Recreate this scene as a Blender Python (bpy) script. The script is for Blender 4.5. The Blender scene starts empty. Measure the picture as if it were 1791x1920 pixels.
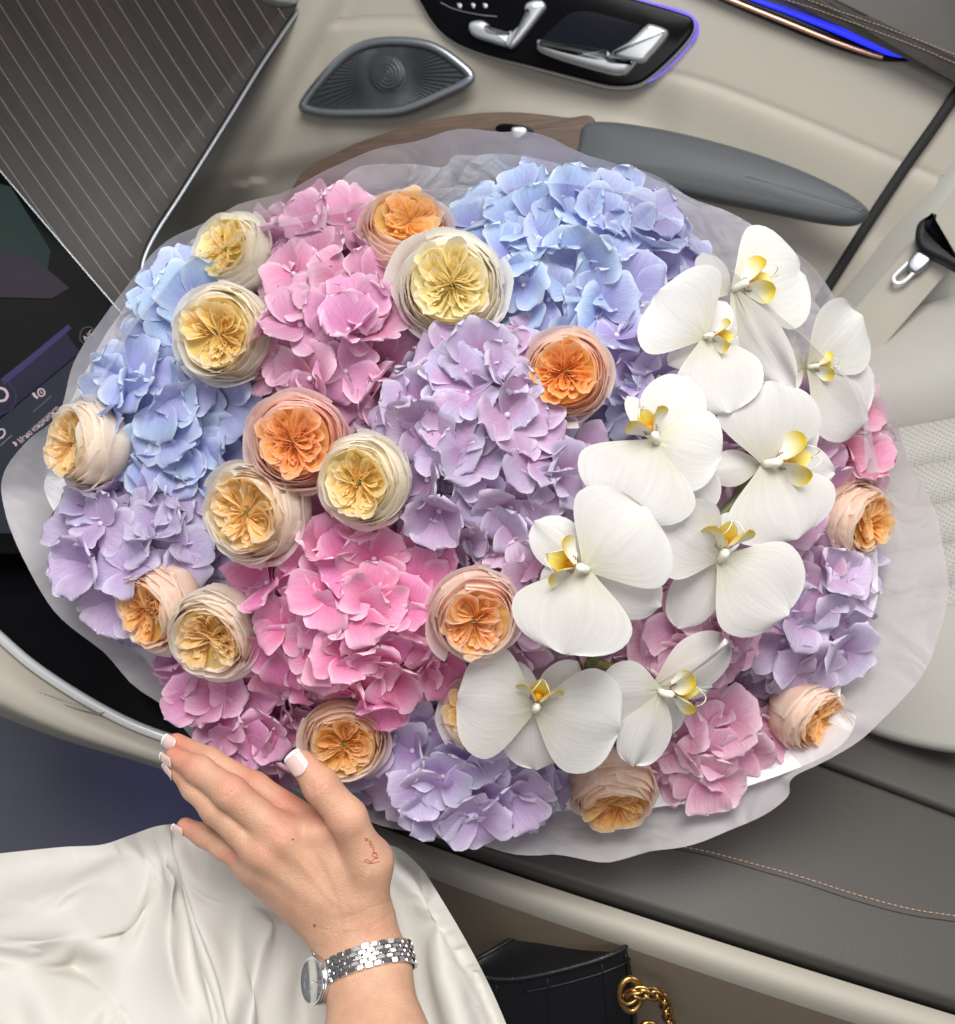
import bpy, bmesh, math, random
import numpy as np
from mathutils import Vector, Matrix, Quaternion
from mathutils.bvhtree import BVHTree
random.seed(7)
rng = np.random.default_rng(11)
scene = bpy.context.scene
coll = scene.collection

# ------------------------------------------------------------------ camera
HFOV = math.radians(53.0)
IW, IH = 1791.0, 1920.0                    # units in which positions are measured
F = IW / 2 / math.tan(HFOV / 2)
S2 = math.sqrt(0.5)
CAM = np.array([0.0, 0.0, 1.0])
RIGHT = np.array([1.0, 0.0, 0.0]); UP = np.array([0.0, S2, S2]); FWD = np.array([0.0, S2, -S2])
camd = bpy.data.cameras.new('camera'); cam = bpy.data.objects.new('camera', camd); coll.objects.link(cam)
cam.location = CAM; cam.rotation_euler = (math.radians(45), 0, 0)
camd.sensor_fit = 'HORIZONTAL'; camd.sensor_width = 36; camd.lens = 18 / math.tan(HFOV / 2)
camd.clip_start = 0.02; camd.clip_end = 50
camd.dof.use_dof = True; camd.dof.focus_distance = 0.67; camd.dof.aperture_fstop = 9.0
scene.camera = cam

# ------------------------------------------------------------------ light: soft daylight through roof glass, windscreen and side window
world = bpy.data.worlds.new('World'); scene.world = world; world.use_nodes = True
bgn = world.node_tree.nodes['Background']; bgn.inputs[0].default_value = (0.88, 0.94, 1.0, 1); bgn.inputs[1].default_value = 0.19
def area(name, loc, target, sx, sy, power, col, spread=180):
    l = bpy.data.lights.new(name, 'AREA'); l.spread = math.radians(spread); l.shape = 'RECTANGLE'; l.size = sx; l.size_y = sy; l.energy = power; l.color = col
    o = bpy.data.objects.new(name, l); coll.objects.link(o); o.location = loc
    o.rotation_euler = (Vector(target) - Vector(loc)).to_track_quat('-Z', 'Y').to_euler()
    o['kind'] = 'helper'
    return o
area('roof_glass_light', (0.10, 0.30, 2.00), (0.02, 0.42, 0.4), 1.0, 0.75, 13.6, (1.0, 0.985, 0.96), 112)
area('windscreen_light', (-1.7, 1.2, 1.75), (0.0, 0.5, 0.45), 1.2, 0.8, 3.0, (0.82, 0.92, 1.0))
area('side_window_light', (1.6, 0.7, 1.55), (0.1, 0.5, 0.45), 1.0, 0.6, 8.0, (1.0, 0.97, 0.93))
area('driver_window_light', (-0.2, -1.1, 1.7), (0.0, 0.5, 0.45), 1.2, 0.6, 8.0, (0.98, 0.98, 1.0))
vs = scene.view_settings
vs.view_transform = 'Standard'; vs.look = 'None'; vs.exposure = -0.03; vs.gamma = 1.0; vs.use_curve_mapping = False
scene.cycles.max_bounces = 10; scene.cycles.transparent_max_bounces = 16
scene.cycles.transmission_bounces = 8; scene.cycles.diffuse_bounces = 4
scene.cycles.use_denoising = True
scene.cycles.sample_clamp_indirect = 4.0

# ------------------------------------------------------------------ helpers
def P(px, py, d):
    "world point at depth d (metres along the view axis) behind a picture position"
    return CAM + d * (FWD + RIGHT * ((px - IW / 2) / F) + UP * ((IH / 2 - py) / F))
def c2w(v):
    v = np.asarray(v, float)
    return CAM + v[..., 0:1] * RIGHT + v[..., 1:2] * UP + v[..., 2:3] * (-FWD)
def p2c(px, py, d):
    return np.array([(px - IW / 2) / F * d, (IH / 2 - py) / F * d, -d])
def cdir(x, y, z):
    v = x * RIGHT + y * UP - z * FWD
    return v / np.linalg.norm(v)
class Plane:
    def __init__(s, px, py, d, n):
        s.o = P(px, py, d); s.n = np.array(n, float); s.n /= np.linalg.norm(s.n)
    def at(s, px, py, off=0.0):
        r = FWD + RIGHT * ((px - IW / 2) / F) + UP * ((IH / 2 - py) / F)
        t = np.dot(s.o + s.n * off - CAM, s.n) / np.dot(r, s.n)
        return CAM + r * t
    def grid(s, px, py, off):
        px = np.asarray(px, float); py = np.asarray(py, float)
        r = FWD + ((px - IW / 2) / F)[..., None] * RIGHT + ((IH / 2 - py) / F)[..., None] * UP
        t = (np.dot(s.o - CAM, s.n) + off) / (r @ s.n)
        return CAM + r * t[..., None]
def lin(c):
    return tuple((x / 255 / 12.92 if x <= 10.3 else ((x / 255 + .055) / 1.055) ** 2.4) for x in c)
def cr(pts, n, closed=False):
    "Catmull-Rom resampling"
    p = np.asarray(pts, float); m = len(p)
    segs = m if closed else m - 1
    out = []
    for t in np.linspace(0, segs, n, endpoint=not closed):
        i = min(int(t), segs - 1); f = t - i
        if closed: a, b, c, d = p[(i - 1) % m], p[i % m], p[(i + 1) % m], p[(i + 2) % m]
        else: a, b, c, d = p[max(i - 1, 0)], p[i], p[i + 1], p[min(i + 2, m - 1)]
        out.append(.5 * ((2 * b) + (c - a) * f + (2 * a - 5 * b + 4 * c - d) * f * f + (3 * b - a - 3 * c + d) * f ** 3))
    return np.array(out)
def smooth(a, b, x):
    t = np.clip((x - a) / (b - a), 0, 1); return t * t * (3 - 2 * t)

def make_mesh(name, verts, faces, mat=None, smooth_shade=True, attrs=None, uv=None):
    me = bpy.data.meshes.new(name)
    v = np.asarray(verts, float).reshape(-1, 3)
    me.from_pydata(v.tolist(), [], faces if isinstance(faces, list) else np.asarray(faces).tolist())
    if smooth_shade: me.polygons.foreach_set('use_smooth', np.ones(len(me.polygons), bool))
    if attrs:
        for k, a in attrs.items():
            at = me.attributes.new(k, 'FLOAT', 'POINT'); at.data.foreach_set('value', np.asarray(a, np.float32).ravel())
    if mat: me.materials.append(mat)
    me.update()
    return me
LOC = {}
def link(name, me, parent=None):
    o = bpy.data.objects.new(name, me); coll.objects.link(o)
    if parent is not None: o.parent = parent
    return o
def thing(name, label, cat, loc, group=None):
    o = bpy.data.objects.new(name, None); coll.objects.link(o); o.empty_display_size = 0.02
    o.location = loc; o['label'] = label; o['category'] = cat
    if group: o['group'] = group
    LOC[o.name] = np.array(loc, float)
    return o
def wloc(o):
    "world offset of an object whose chain of parents is only translated"
    v = np.zeros(3)
    while o is not None: v = v + np.array(o.location); o = o.parent
    return v
def part(name, parent, verts, faces, mat, **kw):
    "mesh given in world coordinates, stored relative to its parent"
    v = np.asarray(verts, float).reshape(-1, 3)
    off = wloc(parent) if parent is not None else v.mean(0)
    o = link(name, make_mesh(name, v - off, faces, mat, **kw), parent)
    if parent is None: o.location = off
    return o
def tag(o, label, cat, group=None):
    o['label'] = label; o['category'] = cat
    if group: o['group'] = group
def quads(nv, nu, closed=False):
    f = []
    for j in range(nv - 1):
        for i in range(nu if closed else nu - 1):
            i2 = (i + 1) % nu
            f.append((j * nu + i, j * nu + i2, (j + 1) * nu + i2, (j + 1) * nu + i))
    return f
def tube_vf(path, r, seg=8, caps=True, flat=None):
    "swept tube; r scalar or list; flat = (normal, ratio) squashes the section along a normal"
    path = np.asarray(path, float); n = len(path); r = np.broadcast_to(np.asarray(r, float), (n,))
    tan = np.gradient(path, axis=0); tan /= np.linalg.norm(tan, axis=1)[:, None] + 1e-12
    ref = np.array([0, 0, 1.0]) if abs(tan[0][2]) < .9 else np.array([1.0, 0, 0])
    if flat is not None: ref = np.asarray(flat[0], float)
    V = []
    u = np.cross(tan[0], ref); u /= np.linalg.norm(u)
    for i in range(n):
        if flat is not None: u = np.cross(tan[i], ref)
        u = u - tan[i] * np.dot(u, tan[i]); u /= np.linalg.norm(u) + 1e-12
        w = np.cross(u, tan[i])
        for k in range(seg):
            a = 2 * math.pi * k / seg
            V.append(path[i] + r[i] * (math.cos(a) * u + (flat[1] if flat is not None else 1.0) * math.sin(a) * w))
    Fc = quads(n, seg, True)
    if caps:
        Fc.append(tuple(range(seg))[::-1]); Fc.append(tuple(range((n - 1) * seg, n * seg)))
    return np.array(V), Fc
def join_vf(lst):
    V, Fc, o = [], [], 0
    for v, f in lst:
        v = np.asarray(v); V.append(v); Fc += [tuple(i + o for i in q) for q in f]; o += len(v)
    return np.concatenate(V), Fc
def slab_vf(outline, n, thick, bevel=0.0015, steps=3, dome=0.0, back=0.0):
    "plate with rounded edges: outline (world, coplanar), facing n"
    p = np.asarray(outline, float); n = np.asarray(n, float); n = n / np.linalg.norm(n)
    u = np.cross([0, 0, 1.0] if abs(n[2]) < .9 else [1.0, 0, 0], n); u /= np.linalg.norm(u); w = np.cross(n, u)
    q = np.stack([p @ u, p @ w], 1)
    ar = np.sum(q[:, 0] * np.roll(q[:, 1], -1) - np.roll(q[:, 0], -1) * q[:, 1])
    if ar < 0: p = p[::-1]; q = q[::-1]
    e1 = q - np.roll(q, 1, 0); e2 = np.roll(q, -1, 0) - q
    e1 /= np.linalg.norm(e1, axis=1)[:, None] + 1e-12; e2 /= np.linalg.norm(e2, axis=1)[:, None] + 1e-12
    t = e1 + e2; t /= np.linalg.norm(t, axis=1)[:, None] + 1e-12
    inn = np.stack([-t[:, 1], t[:, 0]], 1); inn3 = inn[:, :1] * u + inn[:, 1:] * w
    rings = [p - n * back]
    for k in range(steps + 1):
        a = math.pi / 2 * k / steps
        rings.append(p + inn3 * bevel * (1 - math.cos(a)) + n * (thick - bevel + bevel * math.sin(a)))
    m = len(p)
    if dome > 0:
        c = rings[-1].mean(0)
        for s in (.8, .6, .4, .2):
            rings.append(c + (rings[1 + steps] - c) * s + n * dome * (1 - s * s))
    V = np.concatenate(rings); Fc = quads(len(rings), m, True)
    Fc.append(tuple(range((len(rings) - 1) * m, len(rings) * m)))
    return V, Fc
def slab(name, parent, plane, pts, mat, off=0.0, thick=0.006, bevel=0.002, dome=0.0, n=64, sharp=False, back=0.0, smooth_shade=True):
    px = np.asarray(pts, float)
    if not sharp: px = cr(px, n, True)
    w = np.array([plane.at(a, b, off) for a, b in px])
    v, f = slab_vf(w, plane.n, thick, bevel, dome=dome, back=back)
    return part(name, parent, v, f, mat, smooth_shade=smooth_shade)
def line(name, parent, plane, pts, r, mat, off=0.0, n=48, seg=8, closed=False, flat=None):
    px = cr(np.asarray(pts, float), n, closed)
    if px.shape[1] == 2: px = np.concatenate([px, np.zeros((len(px), 1))], 1)
    w = np.array([plane.at(a, b, off + c) for a, b, c in px])
    if closed: w = np.concatenate([w, w[:1]])
    v, f = tube_vf(w, r, seg, caps=not closed, flat=(plane.n, flat) if flat else None)
    return part(name, parent, v, f, mat)
def stitches(name, parent, plane, pts, mat, off, pitch=0.0045, r=0.00045):
    px = cr(np.asarray(pts, float), 200)
    w = np.array([plane.at(a, b, off) for a, b in px])
    d = np.concatenate([[0], np.cumsum(np.linalg.norm(np.diff(w, axis=0), axis=1))])
    L = []
    for s in np.arange(0, d[-1] - pitch, pitch):
        a = np.array([np.interp(s, d, w[:, k]) for k in range(3)]); b = np.array([np.interp(s + pitch * .74, d, w[:, k]) for k in range(3)])
        L.append(tube_vf([a, (a + b) / 2 + plane.n * r * .8, b], [r * .7, r, r * .7], 5))
    v, f = join_vf(L)
    o = part(name, parent, v, f, mat); o['kind'] = 'stuff'
    return o

# ------------------------------------------------------------------ materials
def nodes(name):
    m = bpy.data.materials.new(name); m.use_nodes = True
    nt = m.node_tree; b = nt.nodes['Principled BSDF']
    return m, nt, b
def N(nt, kind, **kw):
    n = nt.nodes.new(kind)
    for k, v in kw.items():
        if hasattr(n, k): setattr(n, k, v)
    return n
def pbr(name, col, rough=.5, metal=0.0, spec=.5, var=.06, vscale=30, bump=0.0, bscale=400, coat=0.0, coat_rough=.05, emit=None, estr=0, rvar=0.0, sheen=0, detail=3, sss=0):
    m, nt, b = nodes(name)
    tc = N(nt, 'ShaderNodeTexCoord')
    nz = N(nt, 'ShaderNodeTexNoise'); nz.inputs['Scale'].default_value = vscale; nz.inputs['Detail'].default_value = 4
    nt.links.new(tc.outputs['Object'], nz.inputs['Vector'])
    mix = N(nt, 'ShaderNodeMix', data_type='RGBA')
    c = np.array(col)
    mix.inputs['A'].default_value = (*np.clip(c * (1 - var), 0, 1), 1); mix.inputs['B'].default_value = (*np.clip(c * (1 + var), 0, 1), 1)
    nt.links.new(nz.outputs['Fac'], mix.inputs['Factor']); nt.links.new(mix.outputs['Result'], b.inputs['Base Color'])
    b.inputs['Roughness'].default_value = rough; b.inputs['Metallic'].default_value = metal; b.inputs['Specular IOR Level'].default_value = spec
    b.inputs['Coat Weight'].default_value = coat; b.inputs['Coat Roughness'].default_value = coat_rough
    b.inputs['Sheen Weight'].default_value = sheen
    if rvar:
        mr = N(nt, 'ShaderNodeMapRange'); mr.inputs['To Min'].default_value = rough - rvar; mr.inputs['To Max'].default_value = rough + rvar
        nt.links.new(nz.outputs['Fac'], mr.inputs['Value']); nt.links.new(mr.outputs['Result'], b.inputs['Roughness'])
    if bump:
        n2 = N(nt, 'ShaderNodeTexNoise'); n2.inputs['Scale'].default_value = bscale; n2.inputs['Detail'].default_value = detail
        nt.links.new(tc.outputs['Object'], n2.inputs['Vector'])
        bp = N(nt, 'ShaderNodeBump'); bp.inputs['Strength'].default_value = bump; bp.inputs['Distance'].default_value = 0.001
        nt.links.new(n2.outputs['Fac'], bp.inputs['Height']); nt.links.new(bp.outputs['Normal'], b.inputs['Normal'])
    if sss:
        b.inputs['Subsurface Weight'].default_value = sss
    if emit is not None:
        b.inputs['Emission Color'].default_value = (*emit, 1); b.inputs['Emission Strength'].default_value = estr
    return m
def leather(name, col, rough=.5, bump=.25, scale=900, spec=.4, var=.04):
    m = pbr(name, col, rough, spec=spec, var=var, vscale=14)
    nt = m.node_tree; b = nt.nodes['Principled BSDF']
    tc = N(nt, 'ShaderNodeTexCoord'); vo = N(nt, 'ShaderNodeTexVoronoi'); vo.inputs['Scale'].default_value = scale; vo.feature = 'SMOOTH_F1'
    nt.links.new(tc.outputs['Object'], vo.inputs['Vector'])
    bp = N(nt, 'ShaderNodeBump'); bp.inputs['Strength'].default_value = bump; bp.inputs['Distance'].default_value = 0.0006
    nt.links.new(vo.outputs['Distance'], bp.inputs['Height']); nt.links.new(bp.outputs['Normal'], b.inputs['Normal'])
    return m
def petal_mat(name, cols, trans=.3, rough=.55, spec=.25, alt=None, vein=.12, veinscale=26, edge=None, edge_amt=.5, bump=.25, greens=None):
    """cols: base, mid, tip colours along attribute 'along'; edge colour along 'edge'; the object's colour:
    r = how far it leans to alt, g = lightness"""
    m, nt, b = nodes(name)
    L = nt.links.new
    at = N(nt, 'ShaderNodeAttribute'); at.attribute_name = 'along'
    ed = N(nt, 'ShaderNodeAttribute'); ed.attribute_name = 'edge'
    ac = N(nt, 'ShaderNodeAttribute'); ac.attribute_name = 'across'
    oi = N(nt, 'ShaderNodeObjectInfo'); sep = N(nt, 'ShaderNodeSeparateColor'); L(oi.outputs['Color'], sep.inputs['Color'])
    rp = N(nt, 'ShaderNodeValToRGB'); cr_ = rp.color_ramp
    cr_.elements[0].color = (*cols[0], 1); cr_.elements[0].position = 0.02
    cr_.elements[1].color = (*cols[-1], 1); cr_.elements[1].position = 0.98
    for i, c in enumerate(cols[1:-1]):
        e = cr_.elements.new((i + 1) / (len(cols) - 1)); e.color = (*c, 1)
    L(at.outputs['Fac'], rp.inputs['Fac'])
    colr = rp.outputs['Color']
    if alt is not None:
        mx = N(nt, 'ShaderNodeMix', data_type='RGBA'); L(sep.outputs['Red'], mx.inputs['Factor']); L(colr, mx.inputs['A']); mx.inputs['B'].default_value = (*alt, 1)
        colr = mx.outputs['Result']
    if edge is not None:
        mu = N(nt, 'ShaderNodeMath', operation='MULTIPLY'); L(ed.outputs['Fac'], mu.inputs[0]); mu.inputs[1].default_value = edge_amt
        mx = N(nt, 'ShaderNodeMix', data_type='RGBA'); L(mu.outputs[0], mx.inputs['Factor']); L(colr, mx.inputs['A']); mx.inputs['B'].default_value = (*edge, 1)
        colr = mx.outputs['Result']
    # veins fan out from the claw of the petal
    cx = N(nt, 'ShaderNodeCombineXYZ'); L(ac.outputs['Fac'], cx.inputs[0]); 
    ms = N(nt, 'ShaderNodeMath', operation='MULTIPLY'); L(at.outputs['Fac'], ms.inputs[0]); ms.inputs[1].default_value = .12; L(ms.outputs[0], cx.inputs[1])
    L(oi.outputs['Random'], cx.inputs[2])
    nv = N(nt, 'ShaderNodeTexNoise'); nv.inputs['Scale'].default_value = veinscale; nv.inputs['Detail'].default_value = 3; L(cx.outputs[0], nv.inputs['Vector'])
    tc = N(nt, 'ShaderNodeTexCoord')
    nb = N(nt, 'ShaderNodeTexNoise'); nb.inputs['Scale'].default_value = 160; nb.inputs['Detail'].default_value = 2; L(tc.outputs['Object'], nb.inputs['Vector'])
    vr = N(nt, 'ShaderNodeMapRange'); vr.inputs['From Min'].default_value = .3; vr.inputs['From Max'].default_value = .7
    vr.inputs['To Min'].default_value = 1 - vein; vr.inputs['To Max'].default_value = 1 + vein * .6; L(nv.outputs['Fac'], vr.inputs['Value'])
    br = N(nt, 'ShaderNodeMath', operation='MULTIPLY'); L(vr.outputs['Result'], br.inputs[0]); L(sep.outputs['Green'], br.inputs[1])
    sc = N(nt, 'ShaderNodeVectorMath', operation='SCALE'); L(colr, sc.inputs[0]); L(br.outputs[0], sc.inputs['Scale'])
    colr = sc.outputs[0]
    L(colr, b.inputs['Base Color'])
    b.inputs['Roughness'].default_value = rough; b.inputs['Specular IOR Level'].default_value = spec
    ad = N(nt, 'ShaderNodeMath', operation='ADD'); L(nv.outputs['Fac'], ad.inputs[0]); L(nb.outputs['Fac'], ad.inputs[1])
    bp = N(nt, 'ShaderNodeBump'); bp.inputs['Strength'].default_value = bump; bp.inputs['Distance'].default_value = 0.0008; L(ad.outputs[0], bp.inputs['Height'])
    L(bp.outputs['Normal'], b.inputs['Normal'])
    tr = N(nt, 'ShaderNodeBsdfTranslucent'); L(colr, tr.inputs['Color']); L(bp.outputs['Normal'], tr.inputs['Normal'])
    ms = N(nt, 'ShaderNodeMixShader'); ms.inputs[0].default_value = trans
    L(b.outputs[0], ms.inputs[1]); L(tr.outputs[0], ms.inputs[2]); L(ms.outputs[0], nt.nodes['Material Output'].inputs['Surface'])
    return m
def film_mat(name, col, clear, rough=.36, spec=.45, wr=.42, wscale=13):
    m, nt, b = nodes(name); L = nt.links.new
    b.inputs['Base Color'].default_value = (*col, 1); b.inputs['Roughness'].default_value = rough; b.inputs['Specular IOR Level'].default_value = spec
    tc = N(nt, 'ShaderNodeTexCoord'); nz = N(nt, 'ShaderNodeTexNoise'); nz.inputs['Scale'].default_value = wscale; nz.inputs['Detail'].default_value = 2; nz.inputs['Distortion'].default_value = 2.2
    L(tc.outputs['Object'], nz.inputs['Vector'])
    bp = N(nt, 'ShaderNodeBump'); bp.inputs['Strength'].default_value = wr; bp.inputs['Distance'].default_value = .01; L(nz.outputs['Fac'], bp.inputs['Height']); L(bp.outputs['Normal'], b.inputs['Normal'])
    tl = N(nt, 'ShaderNodeBsdfTranslucent'); tl.inputs['Color'].default_value = (*col, 1)
    m1 = N(nt, 'ShaderNodeMixShader'); m1.inputs[0].default_value = .20; L(b.outputs[0], m1.inputs[1]); L(tl.outputs[0], m1.inputs[2])
    tp = N(nt, 'ShaderNodeBsdfTransparent')
    m2 = N(nt, 'ShaderNodeMixShader'); L(m1.outputs[0], m2.inputs[1]); L(tp.outputs[0], m2.inputs[2])
    mr = N(nt, 'ShaderNodeMapRange'); mr.inputs['From Min'].default_value = .3; mr.inputs['From Max'].default_value = .7
    mr.inputs['To Min'].default_value = clear - .06; mr.inputs['To Max'].default_value = clear + .06; L(nz.outputs['Fac'], mr.inputs['Value']); L(mr.outputs['Result'], m2.inputs[0])
    L(m2.outputs[0], nt.nodes['Material Output'].inputs['Surface'])
    return m
def wood_mat(name, c1, c2, direction, scale=60):
    m, nt, b = nodes(name); L = nt.links.new
    tc = N(nt, 'ShaderNodeTexCoord'); mp = N(nt, 'ShaderNodeMapping')
    q = Vector(direction).to_track_quat('X', 'Z').inverted(); mp.inputs['Rotation'].default_value = q.to_euler()
    mp.inputs['Scale'].default_value = (1, 1, 1)
    L(tc.outputs['Object'], mp.inputs['Vector'])
    m3 = N(nt, 'ShaderNodeVectorMath', operation='MULTIPLY'); m3.inputs[1].default_value = (.06, 1, 1); L(mp.outputs[0], m3.inputs[0])
    nz = N(nt, 'ShaderNodeTexNoise'); nz.inputs['Scale'].default_value = scale * 6; nz.inputs['Detail'].default_value = 6; L(m3.outputs[0], nz.inputs['Vector'])
    n2 = N(nt, 'ShaderNodeTexNoise'); n2.inputs['Scale'].default_value = scale * .5; n2.inputs['Detail'].default_value = 3; L(m3.outputs[0], n2.inputs['Vector'])
    ad = N(nt, 'ShaderNodeMath', operation='ADD'); L(nz.outputs['Fac'], ad.inputs[0]); L(n2.outputs['Fac'], ad.inputs[1])
    rp = N(nt, 'ShaderNodeMapRange'); rp.inputs['From Min'].default_value = .7; rp.inputs['From Max'].default_value = 1.3; L(ad.outputs[0], rp.inputs['Value'])
    mx = N(nt, 'ShaderNodeMix', data_type='RGBA'); mx.inputs['A'].default_value = (*c1, 1); mx.inputs['B'].default_value = (*c2, 1); L(rp.outputs['Result'], mx.inputs['Factor'])
    L(mx.outputs['Result'], b.inputs['Base Color']); b.inputs['Roughness'].default_value = .5; b.inputs['Specular IOR Level'].default_value = .35
    bp = N(nt, 'ShaderNodeBump'); bp.inputs['Strength'].default_value = .15; bp.inputs['Distance'].default_value = .0005; L(nz.outputs['Fac'], bp.inputs['Height']); L(bp.outputs['Normal'], b.inputs['Normal'])
    return m
MAT = {}
MAT['beige'] = leather('beige_leather', lin((180, 173, 160)), .52)
MAT['cream'] = leather('cream_seat_leather', lin((172, 169, 161)), .55)
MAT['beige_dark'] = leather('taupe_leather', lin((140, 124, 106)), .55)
MAT['dark'] = leather('anthracite_leather', lin((76, 72, 68)), .5, bump=.3)
MAT['armrest'] = leather('slate_leather', lin((84, 87, 90)), .5, bump=.3)
MAT['gloss_black'] = pbr('black_gloss', (.004, .004, .005), .16, spec=.12, var=.2)
MAT['satin_black'] = pbr('black_satin_plastic', (.012, .012, .014), .4, spec=.4, bump=.1, bscale=900)
MAT['chrome'] = pbr('polished_chrome', (.88, .89, .90), .26, metal=.45, var=.02)
MAT['satin_metal'] = pbr('satin_aluminium', (.66, .68, .69), .40, metal=.8, var=.03, rvar=.05)
MAT['grey_metal'] = pbr('dark_brushed_metal', (.34, .36, .39), .34, metal=.9, var=.05)
MAT['speaker'] = pbr('speaker_mesh_metal', (.06, .064, .068), .45, metal=.5, var=.08)
MAT['inlay'] = pbr('inlay_metal', (.20, .195, .19), .45, metal=.8, var=.05)
MAT['copper'] = pbr('copper_strip', lin((205, 160, 140)), .3, metal=.8, var=.03)
MAT['blue_glow'] = pbr('blue_ambient_light', (.0, .0, .1), .4, emit=(.02, .03, 1.0), estr=1.6)
MAT['violet_glow'] = pbr('violet_ambient_light', (.02, .02, .1), .4, emit=(.22, .13, 1.0), estr=1.1)
MAT['thread'] = pbr('beige_thread', lin((196, 168, 142)), .7, var=.1)
MAT['thread_grey'] = pbr('grey_thread', lin((120, 108, 98)), .7, var=.1)
MAT['thread_cream'] = pbr('cream_thread', lin((205, 195, 178)), .7, var=.08)
MAT['rubber'] = pbr('black_rubber', (.012, .012, .012), .7)
MAT['carpet'] = pbr('floor_carpet', (.05, .05, .055), .95, bump=.8, bscale=700, var=.3, vscale=300)
MAT['footwell'] = pbr('footwell_lining', (.10, .10, .12), .85, bump=.3, bscale=900, var=.08)
# ================================================================== the car around the bouquet
DOOR = Plane(1200, 250, 1.05, (-.25, -.85, .45))
DASH = Plane(200, 250, 1.00, (.35, -.55, .76))
SCREEN = Plane(120, 700, 0.925, (.35, -.55, .76))
CONS = Plane(150, 1300, 0.86, (.10, -.22, .97))
ARM = Plane(1400, 1600, 0.86, (0, -.06, 1))
SEAT = Plane(1700, 700, 0.97, (-.35, -.45, .82))

# cabin floor under everything
fl = part('cabin_floor', None, np.array([[-1.6, -.9, -.22], [1.6, -.9, -.22], [1.6, 1.9, -.22], [-1.6, 1.9, -.22]]), [(0, 1, 2, 3)], MAT['carpet'], smooth_shade=False)
fl['kind'] = 'structure'

# ------------------------------------------------------------------ door
door = thing('car_door', 'beige leather car door with black control panel, speaker and slate armrest', 'car door', P(1200, 520, 1.12))
def gauss_line(px, py, pts, s_up, s_dn):
    "signed bell profile around a polyline: value, softer on one side than on the other"
    pts = cr(np.asarray(pts, float), 80); best = np.full(px.shape, 1e9); sg = np.zeros(px.shape)
    for i in range(len(pts) - 1):
        a, b = pts[i], pts[i + 1]; ab = b - a
        t = np.clip(((px - a[0]) * ab[0] + (py - a[1]) * ab[1]) / (ab @ ab), 0, 1)
        dx = px - a[0] - t * ab[0]; dy = py - a[1] - t * ab[1]; d = dx * dx + dy * dy
        m = d < best; best = np.where(m, d, best); sg = np.where(m, ab[0] * dy - ab[1] * dx, sg)
    d = np.sqrt(best); s = np.where(sg > 0, s_dn, s_up)
    return np.exp(-(d / s) ** 2), np.where(sg > 0, d, -d)
gx, gy = np.meshgrid(np.linspace(230, 1800, 230), np.linspace(-80, 1050, 170))
off = np.zeros(gx.shape)
# hollow under the control panel sweeping to the right
g, sd = gauss_line(gx, gy, [(520, 330), (700, 290), (850, 232), (960, 186), (1060, 178), (1160, 205), (1300, 262), (1450, 330), (1640, 430), (1850, 540)], 70, 42)
fall = np.interp(gx, [500, 800, 1000, 1300, 1640, 1800], [1, 1, 1, .45, .25, .2])
off += -.016 * g * fall
g, sd = gauss_line(gx, gy, [(1230, 133), (1330, 160), (1450, 205), (1570, 255), (1700, 310), (1850, 370)], 7, 16)
off += np.where(gx > 1225, 1, 0) * (.0035 * smooth(-6, 10, sd) * smooth(1220, 1290, gx)) - .0015 * g * smooth(1220, 1260, gx)
g, sd = gauss_line(gx, gy, [(560, 60), (650, 48), (760, 45), (850, 60)], 8, 18)
off += .003 * smooth(-6, 8, sd) * smooth(600, 640, gx) * smooth(900, 780, gx) * smooth(-20, 30, gy)
# roll next to the dashboard
g, sd = gauss_line(gx, gy, [(640, -80), (585, 20), (500, 150), (420, 290), (350, 420), (310, 520), (300, 700)], 55, 55)
off += .016 * g
g, sd = gauss_line(gx, gy, [(680, -80), (640, 30), (560, 170), (480, 310), (400, 450)], 26, 26)
off += -.006 * g
# the lower half of the door steps back under the arm line
yl = np.interp(gx, [230, 520, 700, 850, 960, 1060, 1200, 1450, 1800], [360, 300, 262, 222, 196, 196, 228, 330, 520])
off += -.055 * smooth(-10, 120, gy - yl) * smooth(1150, 800, gx) - .03 * smooth(560, 1000, gy)
V = DOOR.grid(gx, gy, off)
part('door_panel', door, V, quads(*gx.shape), MAT['beige'])
# upper trim of dark leather
slab('upper_trim', door, DOOR, [(1270, -90), (1400, -40), (1500, 5), (1600, 55), (1700, 106), (1795, 150), (1830, 170), (1830, -60), (1700, -130), (1400, -140)], MAT['dark'], off=.004, thick=.022, bevel=.012, sharp=False, n=90)
stitches('stitching', door, DOOR, [(1490, -10), (1560, 16), (1640, 44), (1720, 74), (1800, 106)], MAT['thread'], .027)
stitches('stitching', door, DOOR, [(1420, -16), (1520, 14), (1620, 50), (1720, 88), (1800, 122)], MAT['thread'], .027)
# ambience light and copper strip in their black channel
slab('light_channel', door, DOOR, [(1265, -60), (1330, -32), (1450, 16), (1560, 62), (1660, 104), (1712, 112), (1690, 116), (1640, 112), (1560, 88), (1440, 40), (1330, -8), (1250, -45)], MAT['gloss_black'], off=.0045, thick=.006, bevel=.002, n=90)
line('ambient_light_strip', door, DOOR, [(1290, -58), (1380, -14), (1480, 22), (1570, 56), (1650, 88), (1706, 108)], [.0016] * 10 + list(np.linspace(.0016, .0042, 30)) + list(np.linspace(.0042, .001, 8)), MAT['blue_glow'], off=.0125, flat=.5)
line('copper_strip', door, DOOR, [(1290, -34), (1390, 8), (1480, 44), (1560, 76), (1630, 100), (1656, 107)], .0024, MAT['copper'], off=.0125, flat=.6)
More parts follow.
